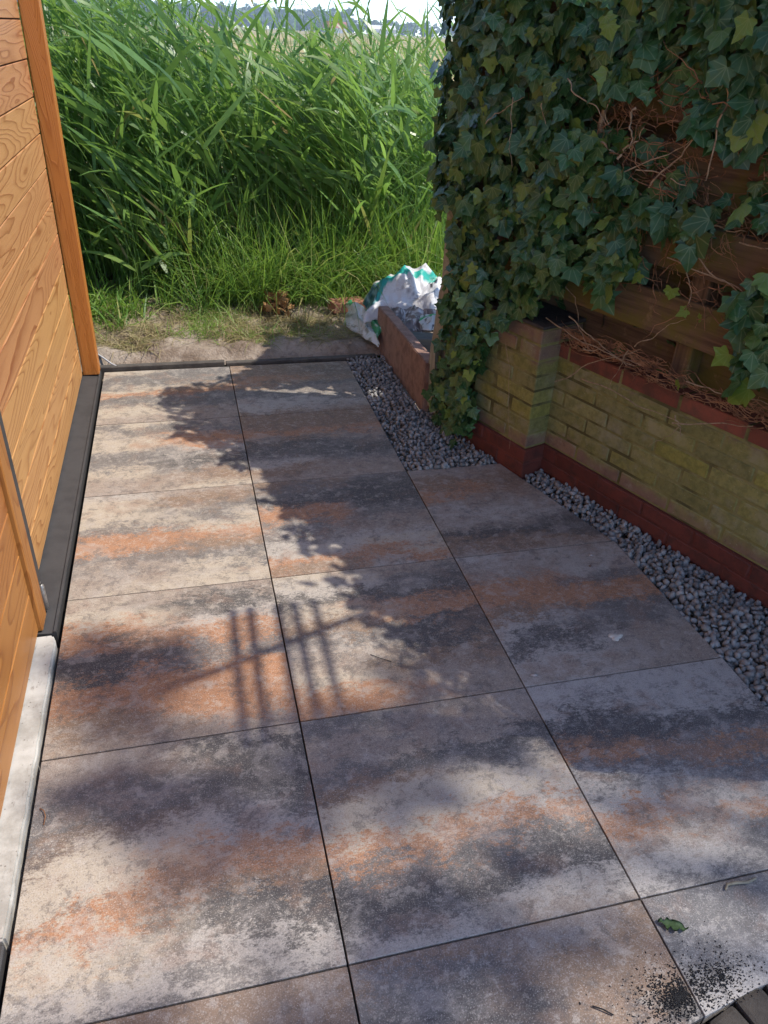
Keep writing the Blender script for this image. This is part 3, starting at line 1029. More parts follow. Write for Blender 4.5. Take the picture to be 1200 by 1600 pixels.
leafs = []
tries = 0
while len(leafs) < 3700 and tries < 60000:
    tries += 1
    s, z = rng.uniform(-0.64, 1.7), rng.uniform(0.0, 1.74)
    if rng.random() > ivy_density(s, z): continue
    outer = rng.random() ** 0.8
    d = ivy_bulge(s, z) * (0.15 + 0.95 * outer) + 0.03 * fbm(s * 9, z * 9, 3) + rng.uniform(-.01, .015)
    if -0.22 < s < 0.17 and z < 0.62: d = 0.112 + 0.08 * outer
    sz = rng.uniform(.032, .072) * (1.15 if s > 0.3 else 1.0) * (0.85 if z < 0.45 else 1.0)
    leafs.append((s, z, d, sz, outer))
# crown of the ivy tops over the fence, and its back
for _ in range(1100):
    s = rng.uniform(-0.64, 1.7)
    z = rng.uniform(1.60, ivy_top(s) - .05)
    leafs.append((s, z + 0.03 * fbm(s * 4, 0, 2), rng.uniform(-.30, .12), rng.uniform(.045, .072), rng.random()))
for _ in range(700):
    s, z = rng.uniform(-0.60, 1.7), rng.uniform(0.5, 1.8)
    leafs.append((s, z, -rng.uniform(.10, .22), rng.uniform(.045, .072), -1))


def leaf_matrix(s, z, d, sz, outer):
    p = wall_pt(s, d, z) - IV0
    nrm = (WNV * (1 if outer >= 0 else -1) * rng.uniform(.6, 1.2) + Vector((0, 0, rng.uniform(-.25, .95))) + WU * rng.gauss(0.05, .55)).normalized()
    if s < -0.48: nrm = (nrm - WU * rng.uniform(0, .7)).normalized()
    dn = Vector((rng.gauss(0, .3), rng.gauss(0, .3), -1)) + WU * rng.gauss(0, .65)
    yax = -(dn - nrm * dn.dot(nrm)).normalized()
    xax = yax.cross(nrm)
    return Matrix(((xax.x, yax.x, nrm.x, p.x), (xax.y, yax.y, nrm.y, p.y), (xax.z, yax.z, nrm.z, p.z), (0, 0, 0, 1))) @ Matrix.Scale(sz, 4)


def score(l):
    s, z, d, sz, outer = l
    w = wall_pt(s, d, z)
    return sz * (0.4 + outer) / (w - camp).length if (z < 1.58 and outer >= 0 and s < 1.15) else 0


leafs.sort(key=score, reverse=True)
VV, FF, TT, VE, LXY = [], [], [], [], []
base = 0
for i, l in enumerate(leafs):
    m = leaf_matrix(*l)
    k = rng.randrange(7)
    if i < 300:
        o = bpy.data.objects.new('leaf', LME[k])
        COL.objects.link(o)
        o.parent = ivy
        o.matrix_local = m
    else:
        v, f, ve = LV[k]
        A = np.array(m)
        VV.append(v @ A[:3, :3].T + A[:3, 3])
        FF.append(f + base)
        TT.append(np.full(len(v), rng.random()))
        VE.append(ve)
        LXY.append(v[:, :2])
        base += len(v)
LXY = np.concatenate(LXY)
fo = link('foliage', mesh_np('foliage', np.concatenate(VV), np.concatenate(FF), M['ivy'], True, {'tint': np.concatenate(TT), 'vein': np.concatenate(VE), 'lx': LXY[:, 0], 'ly': LXY[:, 1]}), ivy)
tag(fo, kind='stuff')
# young bright leaves
YME = [mesh_np('leaf', v, f, M['ivy_young'], True, {'tint': np.full(len(v), 0.5), 'vein': ve, 'lx': v[:, 0], 'ly': v[:, 1]}) for v, f, ve in LV[:3]]
for s, z, d, sz in ((-0.21, 0.404, .20, .030), (-0.15, 0.489, .19, .028), (-0.11, 0.397, .17, .032), (0.66, 0.796, .05, .036), (0.60, 0.845, .06, .042), (0.71, 0.796, .05, .026), (-0.30, 1.195, .17, .045), (0.06, 1.338, .14, .05),
                    (0.69, 1.522, .14, .06), (0.86, 0.735, .10, .060), (0.95, 0.664, .10, .075), (-0.23, 0.132, .17, .042), (-0.35, 0.318, .15, .04), (0.49, 0.864, .08, .040), (0.20, 0.978, .14, .05), (0.69, 0.585, .05, .034)):
    o = bpy.data.objects.new('leaf', rng.choice(YME))
    COL.objects.link(o)
    o.parent = ivy
    o.matrix_local = leaf_matrix(s, z, d, sz, 1.0)
    tag(o, 'young pale yellow green leaf')


# stems
def wander(s, z, d, ds, dz, n, wob, dw=0.02):
    pts = []
    for i in range(n):
        t = i / (n - 1)
        k = 6.0
        pts.append(tuple(wall_pt(s + ds * t + wob * fbm(t * 2.2, s * k, z * k), max(0.012, d + dw * fbm(t * 3, z * 5, s * 9)), z + dz * t + wob * fbm(s * k, t * 2.2, z * k + 4)) - IV0))
    return pts


STEMS = [(0.27, 1.20, .09, .05, -.03, .005), (0.33, 1.165, .09, .07, .09, .0042), (0.36, 1.30, .09, .02, -.10, .0042), (0.24, 1.36, .10, .03, -.10, .0042), (0.63, 1.40, .08, .02, -.24, .0046), (0.45, 1.10, .08, .16, .20, .0036),
         (0.60, 1.045, .08, .20, .00, .0030), (0.30, 1.10, .08, .30, .16, .003), (0.12, 1.36, .13, .18, -.10, .003), (0.05, 1.30, .16, .05, -.15, .002), (-0.06, 1.30, .19, .03, -.20, .002), (-0.16, 1.22, .20, .16, .08, .002), (0.20, 1.32, .04, .03, -.36, .012),
         (0.56, 0.93, .06, .40, -.05, .0026), (0.62, 0.97, .06, .30, -.14, .0026), (0.66, 0.80, .05, -.06, .20, .0024), (0.20, 0.64, .04, .28, -.08, .003), (0.10, 0.61, .05, .42, -.03, .003),
         (0.16, 0.386, .022, .34, .235, .0030), (0.28, 0.435, .025, .44, .02, .0030), (0.71, 0.469, .03, .02, -.06, .0028), (0.47, 0.60, .045, -.03, -.14, .0022), (0.70, 0.44, .03, .25, .09, .0030), (0.73, 0.44, .03, -.10, -.12, .0014),
         (0.50, 0.63, .05, .16, .14, .0022), (0.17, 0.76, .05, .16, -.20, .0022), (-0.02, 0.49, .108, .10, -.40, .0012), (0.30, 0.57, .05, .24, .01, .002), (0.72, 0.60, .05, .35, .02, .0022), (0.78, 1.02, .07, .30, .04, .0024),
         (-0.28, 0.06, .14, .18, .05, .0022), (-0.24, 0.03, .15, .14, -.04, .002), (0.40, 1.14, .08, .22, .0, .0026)]
for s, z, d, ds, dz, r in STEMS:
    pts = wander(s, z, d, ds, dz, 14, 0.017)
    rr = np.linspace(r * .85, r * 0.35, 14) * (1 + .18 * np.sin(np.arange(14) * 2.3 + s * 40))
    v, f = tube_np([(pts, rr)], 6)
    link('stem', mesh_np('stem', v, f, M['stem'], True), ivy)
paths = []
for _ in range(900):
    q = rng.random()
    if q < 0.45:      # inside the ivy gaps
        s, z, d = rng.uniform(.05, .95), rng.uniform(1.02, 1.40), rng.uniform(.0, .09)
        ds, dz = rng.gauss(0, .09), rng.gauss(0, .06)
    elif q < 0.85:    # litter between wall top and lower board
        s = rng.uniform(.0, 1.3)
        z, d = 0.535 + rng.uniform(0, .10) ** 1.2, rng.uniform(-.08, .012)
        ds, dz = rng.gauss(0, .08), rng.gauss(0, .018)
    else:             # hanging against the boards
        s, z, d = rng.uniform(.3, 1.1), rng.uniform(.80, 1.05), rng.uniform(.03, .06)
        ds, dz = rng.gauss(0, .08), rng.gauss(0, .06)
    paths.append((wander(s, z, d, ds, dz, 7, 0.02), np.linspace(rng.uniform(.0010, .0022), .0007, 7)))
v, f = tube_np(paths, 4)
tag(link('dry_stems', mesh_np('dry_stems', v, f, M['dry_stem'], False), ivy), kind='stuff')

# ================================================================== REEDS AND GRASS
def blades(roots, dirs, lens, widths, droop, nseg, twist, tints, out):
    """ribbon leaves; arrays of n; dirs unit start direction; droop pulls the tip down"""
    n = len(roots)
    t = np.linspace(0, 1, nseg + 1)
    P = np.zeros((n, nseg + 1, 3))
    cur = dirs.copy()
    P[:, 0] = roots
    for k in range(nseg):
        cur = cur + np.stack([np.zeros(n), np.zeros(n), -droop * (0.4 + 1.2 * t[k])], 1) / nseg
        cur /= np.linalg.norm(cur, axis=1)[:, None]
        P[:, k + 1] = P[:, k] + cur * (lens / nseg)[:, None]
    side = np.cross(dirs, np.array([0, 0, 1.0]))
    side /= np.linalg.norm(side, axis=1)[:, None] + 1e-6
    up = np.cross(side, dirs)
    side = side * np.cos(twist)[:, None] + up * np.sin(twist)[:, None]
    prof = np.interp(t, [0, .12, .4, .75, 1], [.45, .9, 1.0, .6, 0.03])
    off = side[:, None, :] * (widths[:, None] * prof[None, :] * 0.5)[:, :, None]
    V = np.stack([P - off, P + off], 2).reshape(n, -1, 3)
    m = (nseg + 1) * 2
    q = np.array([[2 * k, 2 * k + 1, 2 * k + 3, 2 * k + 2] for k in range(nseg)])
    F = (q[None] + (np.arange(n) * m)[:, None, None]).reshape(-1, 4)
    out.append((V.reshape(-1, 3), F, np.repeat(tints, m)))


def join(parts):
    V, F, T = [], [], []
    b = 0
    for v, f, t in parts:
        V.append(v)
        F.append(f + b)
        T.append(t)
        b += len(v)
    return np.concatenate(V), np.concatenate(F), np.concatenate(T)


def unit(a): return a / (np.linalg.norm(a, axis=1)[:, None] + 1e-9)


def reed_bed():
    parts = []
    NST = 1900
    x = nrng.uniform(-3.0, 3.6, NST)
    y = 0.94 + 0.12 * (x > 0) + nrng.random(NST) ** 1.3 * 2.6
    y += 0.10 * np.sin(x * 5.0)
    keep = x < -.176 + .3276 * (y + 3.74) + .12
    x, y = x[keep], y[keep]
    NST = len(x)
    # heights: taller on the left, lower in the middle and right
    H = np.interp(x, [-3, -.8, -.2, .3, .9, 1.6, 3.6], [1.74, 1.74, 1.74, 1.68, 1.52, 1.56, 1.62]) * nrng.uniform(.80, 1.10, NST)
    low = (nrng.random(NST) < .45) & (x > .1)
    H = np.where(low, H * 0.80, H)
    z0 = np.array([soil_h(a, b) for a, b in zip(x, y)])
    az = nrng.normal(math.pi * 0.98, 0.75, NST)
    lean = np.abs(nrng.normal(.20, .12, NST))
    n = 7
    t = np.linspace(0, 1, n)
    bend = lean[:, None] * H[:, None] * (t[None] ** 1.7)
    P = np.stack([x[:, None] + np.cos(az)[:, None] * bend, y[:, None] + np.sin(az)[:, None] * bend, z0[:, None] + H[:, None] * t[None] * (1 - .25 * lean[:, None] * t[None])], -1)
    paths = [(P[i], np.linspace(.0034, .0012, n)) for i in range(NST)]
    v, f = tube_np(paths, 3)
    tt = np.repeat(nrng.uniform(.35, .95, NST), n * 3)
    parts.append((v, f, tt))
    # leaves along each stalk
    for k in range(11):
        h = np.clip(0.14 + k * 0.080 + nrng.uniform(-.025, .025, NST), 0, .985)
        i0 = np.minimum((h * (n - 1)).astype(int), n - 2)
        fr = h * (n - 1) - i0
        ar = np.arange(NST)
        root = P[ar, i0] * (1 - fr)[:, None] + P[ar, i0 + 1] * fr[:, None]
        tang = unit(P[ar, i0 + 1] - P[ar, i0])
        # wind combs the leaves to one side
        la = np.where(k % 2 == 0, 0.0, math.pi) + nrng.normal(0.2, .8, NST)
        la = np.where(nrng.random(NST) < .55, nrng.normal(math.pi * 1.02, .6, NST), la)
        rad_dir = np.stack([np.cos(la), np.sin(la), np.zeros(NST)], 1)
        op = nrng.uniform(.35, 1.1, NST)
        d = unit(tang * (1 - .35 * op)[:, None] + rad_dir * op[:, None] * .85)
        L = nrng.uniform(.24, .52, NST) * (1.0 - .45 * (k >= 9) - .2 * (k < 2))
        w = nrng.uniform(.010, .040, NST) * (0.75 if k >= 9 else 1.0)
        dr = np.abs(nrng.normal(.45, .5, NST))
        tint = np.clip(nrng.normal(.45, .25, NST) + .16 * (x > .3), 0, .95)
        if k < 2: tint = np.where(nrng.random(NST) < .16, nrng.uniform(.97, 1.0, NST), tint)
        tint = np.where(nrng.random(NST) < .018, nrng.uniform(.965, 1.0, NST), tint)
        blades(root, d, L, w, dr, 5, nrng.normal(0, .7, NST), tint, parts)
    V, F, T = join(parts)
    o = link('reed_bed', mesh_np('reed_bed', V, F, M['reed'], True, {'tint': T}))
    tag(o, 'tall green reeds growing behind the soil bank', 'reeds', kind='stuff')


reed_bed()


def patch(name, n, fx, fy, H, W, spread, droop, mat, label, cat, seed_t=(0, 1), nseg=4, cond=None, lift=0.0):
    parts = []
    x, y = fx(n), fy(n)
    if cond is not None:
        k = cond(x, y)
        x, y = x[k], y[k]
    n = len(x)
    z = np.array([soil_h(a, b) for a, b in zip(x, y)]) - .01 + lift
    az = nrng.uniform(0, 2 * math.pi, n)
    sp = np.abs(nrng.normal(spread, spread * .5, n))
    d = unit(np.stack([np.cos(az) * sp, np.sin(az) * sp, np.ones(n) * .9], 1))
    blades(np.stack([x, y, z], 1), d, nrng.uniform(*H, n), nrng.uniform(*W, n), np.abs(nrng.normal(droop, droop * .5, n)), nseg, nrng.uniform(-1, 1, n), nrng.uniform(*seed_t, n), parts)
    V, F, T = join(parts)
    return tag(link(name, mesh_np(name, V, F, mat, True, {'tint': T})), label, cat, kind='stuff')


def clumps(n, cx, cy, sx, sy, k):
    c = nrng.integers(0, k, n)
    gx, gy = nrng.uniform(*cx, k), nrng.uniform(*cy, k)
    return gx[c] + nrng.normal(0, sx, n), gy[c] + nrng.normal(0, sy, n)


def clump_patch(name, n, cx, cy, sx, sy, k, **kw):
    gx, gy = clumps(n, cx, cy, sx, sy, k)
    return patch(name, n, lambda m: gx, lambda m: gy, cond=lambda a, b: b > 0.16, **kw)


clump_patch('long_grass', 6200, (-.35, 1.55), (.72, 1.45), .055, .055, 78, H=(.18, .72), W=(.0035, .0085), spread=.50, droop=1.5, mat=M['grass'],
            label='bright green long grass in front of the reeds, left of the plastic sacks', cat='grass', nseg=5)
clump_patch('tall_grass', 4200, (-1.5, 1.5), (1.0, 2.6), .16, .16, 90, H=(.40, .85), W=(.005, .011), spread=.28, droop=.8, mat=M['grass'],
            label='taller grass mixed into the foot of the reeds', cat='grass', seed_t=(0, .6), nseg=6)
clump_patch('weeds', 1500, (-1.0, -.30), (.52, .95), .05, .05, 22, H=(.07, .24), W=(.005, .012), spread=.6, droop=1.2, mat=M['grass'],
            label='short green weeds on the soil beside the corner post', cat='weeds', nseg=4)
clump_patch('short_grass', 1300, (-.25, .60), (.22, .60), .05, .035, 16, H=(.04, .13), W=(.002, .0042), spread=.9, droop=1.6, mat=M['grass'],
            label='short flattened grass on the edge of the soil bank', cat='grass', seed_t=(.3, 1.0), nseg=4)
clump_patch('dry_grass', 6000, (-.75, .78), (.16, .72), .06, .045, 46, H=(.04, .16), W=(.0016, .0036), spread=2.4, droop=1.2, mat=M['hay'],
            label='cut dry straw lying over the sandy soil', cat='straw', nseg=4, lift=.012)

# ================================================================== EDGE SLAB, BLOCK, SACKS
bm = box_bm(0.058, 0.875, 0.238, 0.0, 1)
bmesh.ops.subdivide_edges(bm, edges=[e for e in bm.edges if abs(e.verts[0].co.y - e.verts[1].co.y) > 0.1], cuts=16)
bmesh.ops.bevel(bm, geom=[e for e in bm.edges if e.calc_face_angle(0) > 1.0], offset=0.004, segments=2, affect='EDGES')
for v in bm.verts:
    v.co += Vector((.0025 * fbm(v.co.y * 14, v.co.z * 14, 1), 0, .004 * fbm(v.co.y * 18, 0, v.co.x * 60)))
sl = link('edging_slab', bm_mesh('edging_slab', bm, M['slab']))
sl.location = (0.842, -0.232, 0.105)
sl.rotation_euler = (rad(-1.0), rad(1.5), rad(0.6))
tag(sl, 'reddish brown concrete slab standing on edge between gravel and sacks', 'slab')

bk = box('timber_block', (0.24, 0.10, 0.075), M['timber'], None, (0.99, -0.24, 0.160), (0.02, rad(4), rad(-8)), 0.006, 2, 0.003)
tag(bk, 'short grey weathered timber lying behind the reddish slab', 'timber')
for (x, y, z, l) in ((1.0, -0.24, 0.06, .2),):
    rb = box('rubble_block', (.20, .16, .12), M['clinker'], None, (0.99, -0.23, .062), (0, 0, .3), .01, 1, .008)
    tag(rb, 'dark rubble block underneath the grey timber', 'block')
br = box('loose_brick', (0.21, 0.10, 0.06), M['red_brick'], None, (0.735, 0.655, soil_h(.735, .655) + .025), (0.05, 0.03, 0.25), .005, 1, .002)
tag(br, 'loose pale red brick lying in the grass behind the small sack', 'brick')


def sack(name, corners, mid_lift, printf, label, seed, nu=56, nv=40, crump=.035, thick=.03):
    """crumpled plastic sack: upper sheet over four corners plus a lower sheet joined along its rim"""
    c = [Vector(k) for k in corners]
    Vt, Vb, colr = [], [], []
    for j in range(nv):
        for i in range(nu):
            u, v = i / (nu - 1), j / (nv - 1)
            p = c[0].lerp(c[1], u).lerp(c[3].lerp(c[2], u), v)
            e = min(1.0, 5 * min(u, 1 - u, v, 1 - v))
            p = p + Vector((0, 0, mid_lift * math.sin(math.pi * u) ** .7 * math.sin(math.pi * v) ** .7))
            q = Vector((u * 3.1 + seed, v * 2.6, seed * .3))
            rdg = lambda s: (1 - 2 * abs(mnoise.noise(q * s + Vector((0, 0, s)))))
            dz = crump * (.35 + .65 * e) * (rdg(.9) * .9 + rdg(1.9) * .5 + .22 * rdg(4.2) - .70) + .003 * mnoise.noise(q * 11)
            off = Vector((crump * .8 * mnoise.noise(q * 1.2 + Vector((7, 0, 0))), crump * .8 * mnoise.noise(q * 1.7 + Vector((0, 9, 0))), dz))
            pt = p + off
            Vt.append(pt)
            Vb.append(pt - Vector((0, -.3, 1)).normalized() * (thick * e * (0.6 + .5 * mnoise.noise(q * 2)) + .0008))
            colr.append(printf(u + .02 * mnoise.noise(q * 3), v + .02 * mnoise.noise(q * 3.3)))
    V = np.array([tuple(a) for a in Vt + Vb])
    idx = np.arange(nu * nv).reshape(nv, nu)
    F1 = np.stack([idx[:-1, :-1], idx[:-1, 1:], idx[1:, 1:], idx[1:, :-1]], -1).reshape(-1, 4)
    F2 = F1[:, ::-1] + nu * nv
    rim = list(idx[0]) + list(idx[1:, -1]) + list(idx[-1, ::-1][1:]) + list(idx[::-1, 0][1:])
    F3 = np.array([[rim[k + 1], rim[k], rim[k] + nu * nv, rim[k + 1] + nu * nv] for k in range(len(rim) - 1)])
    me = mesh_np(name, V, np.concatenate([F1, F2, F3]), M['sack'], True)
    ca = me.color_attributes.new('print', 'FLOAT_COLOR', 'POINT')
    ca.data.foreach_set('color', np.array([(*k, 1.0) for k in colr + [(.5, .5, .48)] * len(colr)], dtype=np.float32).ravel())
    return tag(link(name, me), label, 'sack', 'plastic sacks heaped by the edging slab')


WHT, TEAL, DKT, GRN, BLK, BGE = (.66, .66, .66), (.02, .40, .31), (.015, .10, .11), (.06, .30, .13), (.03, .03, .035), (.42, .37, .30)


def print_main(u, v):
    b = v - (0.40 + 0.38 * u) + .05 * math.sin(u * 9)
    if -.20 < b < .20:
        if .52 < u < .72 and abs(b) < .12:
            if .55 < u < .69 and abs(b) < .09: return (.62, .60, .58) if int((u + v) * 90) % 3 else (.45, .44, .43)
            return WHT
        if u < .14: return DKT if int(u * 60 + v * 9) % 3 else (.20, .33, .34)
        if u > .78: return GRN if int(v * 70) % 4 else (.42, .52, .45)
        return TEAL if u > .3 else (.02, .30, .25)
    if b >= .20: return BGE if v > .8 else (.55, .52, .47)
    if .70 < u < .80 and .30 < v < .46 and mnoise.noise((u * 26, v * 20, 1)) > -.1: return BLK
    if .40 < u < .62 and .16 < v < .30 and int(v * 60) % 3 == 0 and mnoise.noise((u * 40, v * 40, 1)) > 0: return (.3, .3, .32)
    return WHT


sack('plastic_sack', [(0.74, 0.20, 0.13), (1.24, 0.18, 0.16), (1.31, 0.60, 0.21), (0.83, 0.60, 0.17)], .17, print_main,
     'large crumpled white plastic sack with teal band heaped behind the slab', 3.0, crump=.060, thick=.05)


def print_dark(u, v):
    k = mnoise.noise((u * 9, v * 9, 5))
    if k > .32: return (.62, .62, .62)
    if mnoise.noise((u * 30, v * 24, 2)) > .35: return (.55, .53, .52)
    return (.10, .085, .085) if k < -.15 else (.24, .20, .19)


sack('plastic_sack', [(0.88, -0.08, 0.165), (1.14, -0.10, 0.16), (1.17, 0.22, 0.20), (0.84, 0.24, 0.19)], .02, print_dark,
     'dark printed plastic sack folded flat between the slab and the white sack', 9.0, 40, 30, .035, .03)


def print_white2(u, v):
    if mnoise.noise((u * 12, v * 10, 8)) > .38: return (.05, .06, .06)
    if abs(v - .75 - .1 * u) < .06: return (.03, .42, .14)
    return (.62, .66, .66)


sack('plastic_sack', [(0.95, -0.16, 0.20), (1.20, -0.18, 0.20), (1.22, -.02, 0.225), (0.99, 0.02, 0.22)], .03, print_white2,
     'small white sack scrap with black print beside the pale fence slat', 21.0, 34, 24, .025, .02)


def print_small(u, v):
    if v > .78 or (u > .72 and v > .3 and v < .9): return GRN if mnoise.noise((u * 10, v * 10, 0)) > -.3 else (.5, .58, .52)
    if mnoise.noise((u * 7, v * 8, 3)) > .30 and v < .6: return (.26, .27, .22)
    if .2 < v < .35: return (.40, .44, .42)
    return (.64, .66, .64)


sack('plastic_sack', [(0.66, 0.40, 0.055), (0.775, 0.02, 0.055), (0.83, 0.16, 0.135), (0.74, 0.62, 0.13)], .045, print_small,
     'small white and green plastic sack flopping left of the slab onto soil', 14.0, 44, 28, .032, .03)

# ================================================================== SMALL THINGS
cv, cf = tube_np([([(-0.72, 0.25, .05), (-.66, 0.185, .045), (-.61, .12, .032), (-.565, .065, .016), (-.535, .04, .008)], .0045)], 7)
tag(link('cable', mesh_np('cable', cv, cf, M['cable'], True)), 'pale grey cable end coming out of the soil beside the corner post', 'cable')

tv, tf = tube_np([([(.780, -3.022, .004), (.790, -3.014, .006), (.81, -3.014, .0055), (.835, -3.018, .005), (.857, -3.014, .006)], [.0018, .003, .0034, .0034, .0026])], 6)
tag(link('twig', mesh_np('twig', tv, tf, M['twig'], True)), 'short pale twig on the slate grey tile near the right edge', 'twig', 'twigs lying on the patio')
tv, tf = tube_np([([(-.585, -2.535, .003), (-.575, -2.545, .006), (-.570, -2.56, .006), (-.572, -2.58, .003)], .0012)], 5)
tag(link('twig', mesh_np('twig', tv, tf, M['dry_stem'], True)), 'thin curled brown twig beside the white door sill', 'twig', 'twigs lying on the patio')
tv, tf = tube_np([([(.225, -2.20, .003), (.25, -2.222, .004), (.275, -2.238, .003)], .0010)], 5)
tag(link('twig', mesh_np('twig', tv, tf, M['grit'], True)), 'fine dark twig on the middle tile beside the lattice shadow', 'twig', 'twigs lying on the patio')
tv, tf = tube_np([([(.41, -3.165, .003), (.425, -3.175, .005), (.44, -3.187, .003)], .0014)], 5)
tag(link('twig', mesh_np('twig', tv, tf, M['grit'], True)), 'tiny black twig at the edge of the black grit', 'twig', 'twigs lying on the patio')

# crumpled green leaf at the joint
bm = bmesh.new()
npt = 11
rows = []
for i in range(npt):
    t = i / (npt - 1)
    w = .011 * math.sin(math.pi * min(1, t * .93 + .05)) * (1 + .5 * math.sin(i * 2.6))
    rows.append([bm.verts.new((t * .058, sx * w + .002 * math.sin(i * 2), .004 + .0035 * abs(sx) * (1 + .6 * math.sin(i * 1.9 + sx)) + .0015 * math.sin(i * 1.3))) for sx in (-1, -.5, 0, .5, 1)])
for i in range(npt - 1):
    for j in range(4): bm.faces.new((rows[i][j], rows[i + 1][j], rows[i + 1][j + 1], rows[i][j + 1]))
bmesh.ops.solidify(bm, geom=bm.faces[:], thickness=.0006)
n_ = N('fallen_leaf')
fl_m = n_.bsdf(n_.mix(n_.noise(n_.obj(), 90, 4), (.05, .11, .035), (.13, .20, .09)), .6, .3)
lf = link('fallen_leaf', bm_mesh('fallen_leaf', bm, fl_m, True))
lf.location = (.607, -3.052, .0)
lf.rotation_euler = (0, 0, rad(-28))
tag(lf, 'small crumpled green leaf lying beside the joint near black grit', 'leaf')


def pebble(loc, s, mat, label, name='pebble', seed=1, cat='pebble'):
    v, f = stone_variant(seed)
    o = link(name, mesh_np(name, v * np.array(s), f, mat, True))
    o.location = loc
    o.rotation_euler = (0, 0, seed)
    return tag(o, label, cat, 'pebbles on the patio')


pebble((1.060, -1.868, .002), (.0095, .008, .004), M['pebble'], 'flat pale round pebble on the far part of the right hand tile', seed=3)
pebble((1.028, -1.925, .002), (.009, .007, .004), M['slab'], 'flat brown pebble on the tile just below the pale pebble', seed=4)
pebble((.642, -2.362, .0015), (.010, .008, .003), M['pebble'], 'small whitish chip at the meeting corner of four tiles', seed=6)
# mortar splash: low irregular patty with broken rim
bm = bmesh.new()
cen = bm.verts.new((0, 0, .0025))
ring1, ring2 = [], []
for i in range(22):
    a = i / 22 * 2 * math.pi
    r1 = .020 * (1 + .25 * math.sin(3 * a + 1) + .12 * math.sin(7 * a))
    ring1.append(bm.verts.new((math.cos(a) * r1 * .72, math.sin(a) * r1 * .5, .0030 + .0015 * math.sin(5 * a))))
    ring2.append(bm.verts.new((math.cos(a) * r1, math.sin(a) * r1 * .72, -.0005)))
for i in range(22):
    j = (i + 1) % 22
    bm.faces.new((cen, ring1[i], ring1[j]))
    bm.faces.new((ring1[i], ring2[i], ring2[j], ring1[j]))
mo = link('mortar_splash', bm_mesh('mortar_splash', bm, M['chalk'], True))
mo.location = (.940, -2.262, .0008)
tag(mo, 'dried cream mortar splash on the grey part of the right hand tile', 'mortar')

# black grit scattered by the clinker edge
VV, FF = [], []
base = 0
for i in range(3000):
    t = rng.random()
    cx, cy = (.575, -3.185) if rng.random() < .75 else (.67, -3.17)
    r_ = abs(rng.gauss(0, 1))
    a = rng.uniform(0, 6.28)
    x, y = cx + math.cos(a) * r_ * .055, cy + math.sin(a) * r_ * .032
    if abs(x - .6) < .004: continue
    if y < -3.218 - (0.0 if x > .6 else (.6 - x) * .2) : continue
    sz = rng.uniform(.0007, .0026)
    R = np.array(Euler((rng.uniform(0, 6), rng.uniform(0, 6), rng.uniform(0, 6))).to_matrix())
    v, f = SV[i % 8]
    VV.append((v * np.array([1.3, 1, .6]) * sz) @ R.T + np.array([x, y, .0009]))
    FF.append(f + base)
    base += len(v)
tag(link('black_grit', mesh_np('black_grit', np.concatenate(VV), np.concatenate(FF), M['grit'])), 'black grit spilled over the tile joint by the clinker bricks', 'grit', kind='stuff')
# specks of debris over the tiles
VV, FF = [], []
base = 0
for i in range(420):
    x, y = rng.uniform(-.59, 1.18), rng.uniform(-3.1, -.02)
    lo, hi = gravel_xlim(y)
    if x > lo - .01: continue
    sz = rng.uniform(.0006, .0019)
    R = np.array(Euler((rng.uniform(0, 6), rng.uniform(0, 6), rng.uniform(0, 6))).to_matrix())
    v, f = SV[i % 8]
    VV.append((v * sz) @ R.T + np.array([x, y, .0011]))
    FF.append(f + base)
    base += len(v)
tag(link('crumbs', mesh_np('crumbs', np.concatenate(VV), np.concatenate(FF), M['pebble'])), 'tiny pale crumbs of grit scattered over the patio tiles', 'grit', kind='stuff')

# curled dead leaves on the bank
VV, FF = [], []
base = 0
for i in range(46):
    x, y = rng.gauss(.325, .055), rng.gauss(.66, .035)
    v, f, _ = LV[i % 7]
    v = v.copy()
    v[:, 2] += .5 * v[:, 0] ** 2 + .35 * (v[:, 1] + .5) ** 2
    R = np.array(Euler((rng.uniform(-1.2, 1.2), rng.uniform(-1.2, 1.2), rng.uniform(0, 6))).to_matrix())
    VV.append((v * rng.uniform(.03, .065)) @ R.T + np.array([x, y, soil_h(x, y) + rng.uniform(.02, .10)]))
    FF.append(f + base)
    base += len(v)
tag(link('dead_leaves', mesh_np('dead_leaves', np.concatenate(VV), np.concatenate(FF), M['dead_leaf'], True)), 'heap of curled brown dead leaves on the soil before the reeds', 'leaves', kind='stuff')

# ================================================================== SHADE GIVERS OUT OF FRAME
def leaf_cloud(name, parent, centres, n, size, mat, origin):
    VV, FF, TT, VE = [], [], [], []
    base = 0
    for i in range(n):
        c, r = rng.choice(centres)
        dv = Vector((rng.gauss(0, 1), rng.gauss(0, 1), rng.gauss(0, 1))).normalized() * (r * rng.random() ** .45)
        p = Vector(c) + dv - Vector(origin)
        R = np.array(Euler((rng.uniform(-1.2, 1.2), rng.uniform(-1.2, 1.2), rng.uniform(0, 6.3))).to_matrix())
        v, f, ve = LV[i % 7]
        VV.append((v * rng.uniform(*size)) @ R.T + np.array(p))
        FF.append(f + base)
        TT.append(np.full(len(v), rng.random()))
        VE.append(ve)
        base += len(v)
    o = link(name, mesh_np(name, np.concatenate(VV), np.concatenate(FF), mat, True, {'tint': np.concatenate(TT), 'vein': np.concatenate(VE)}), parent)
    return tag(o, kind='stuff')


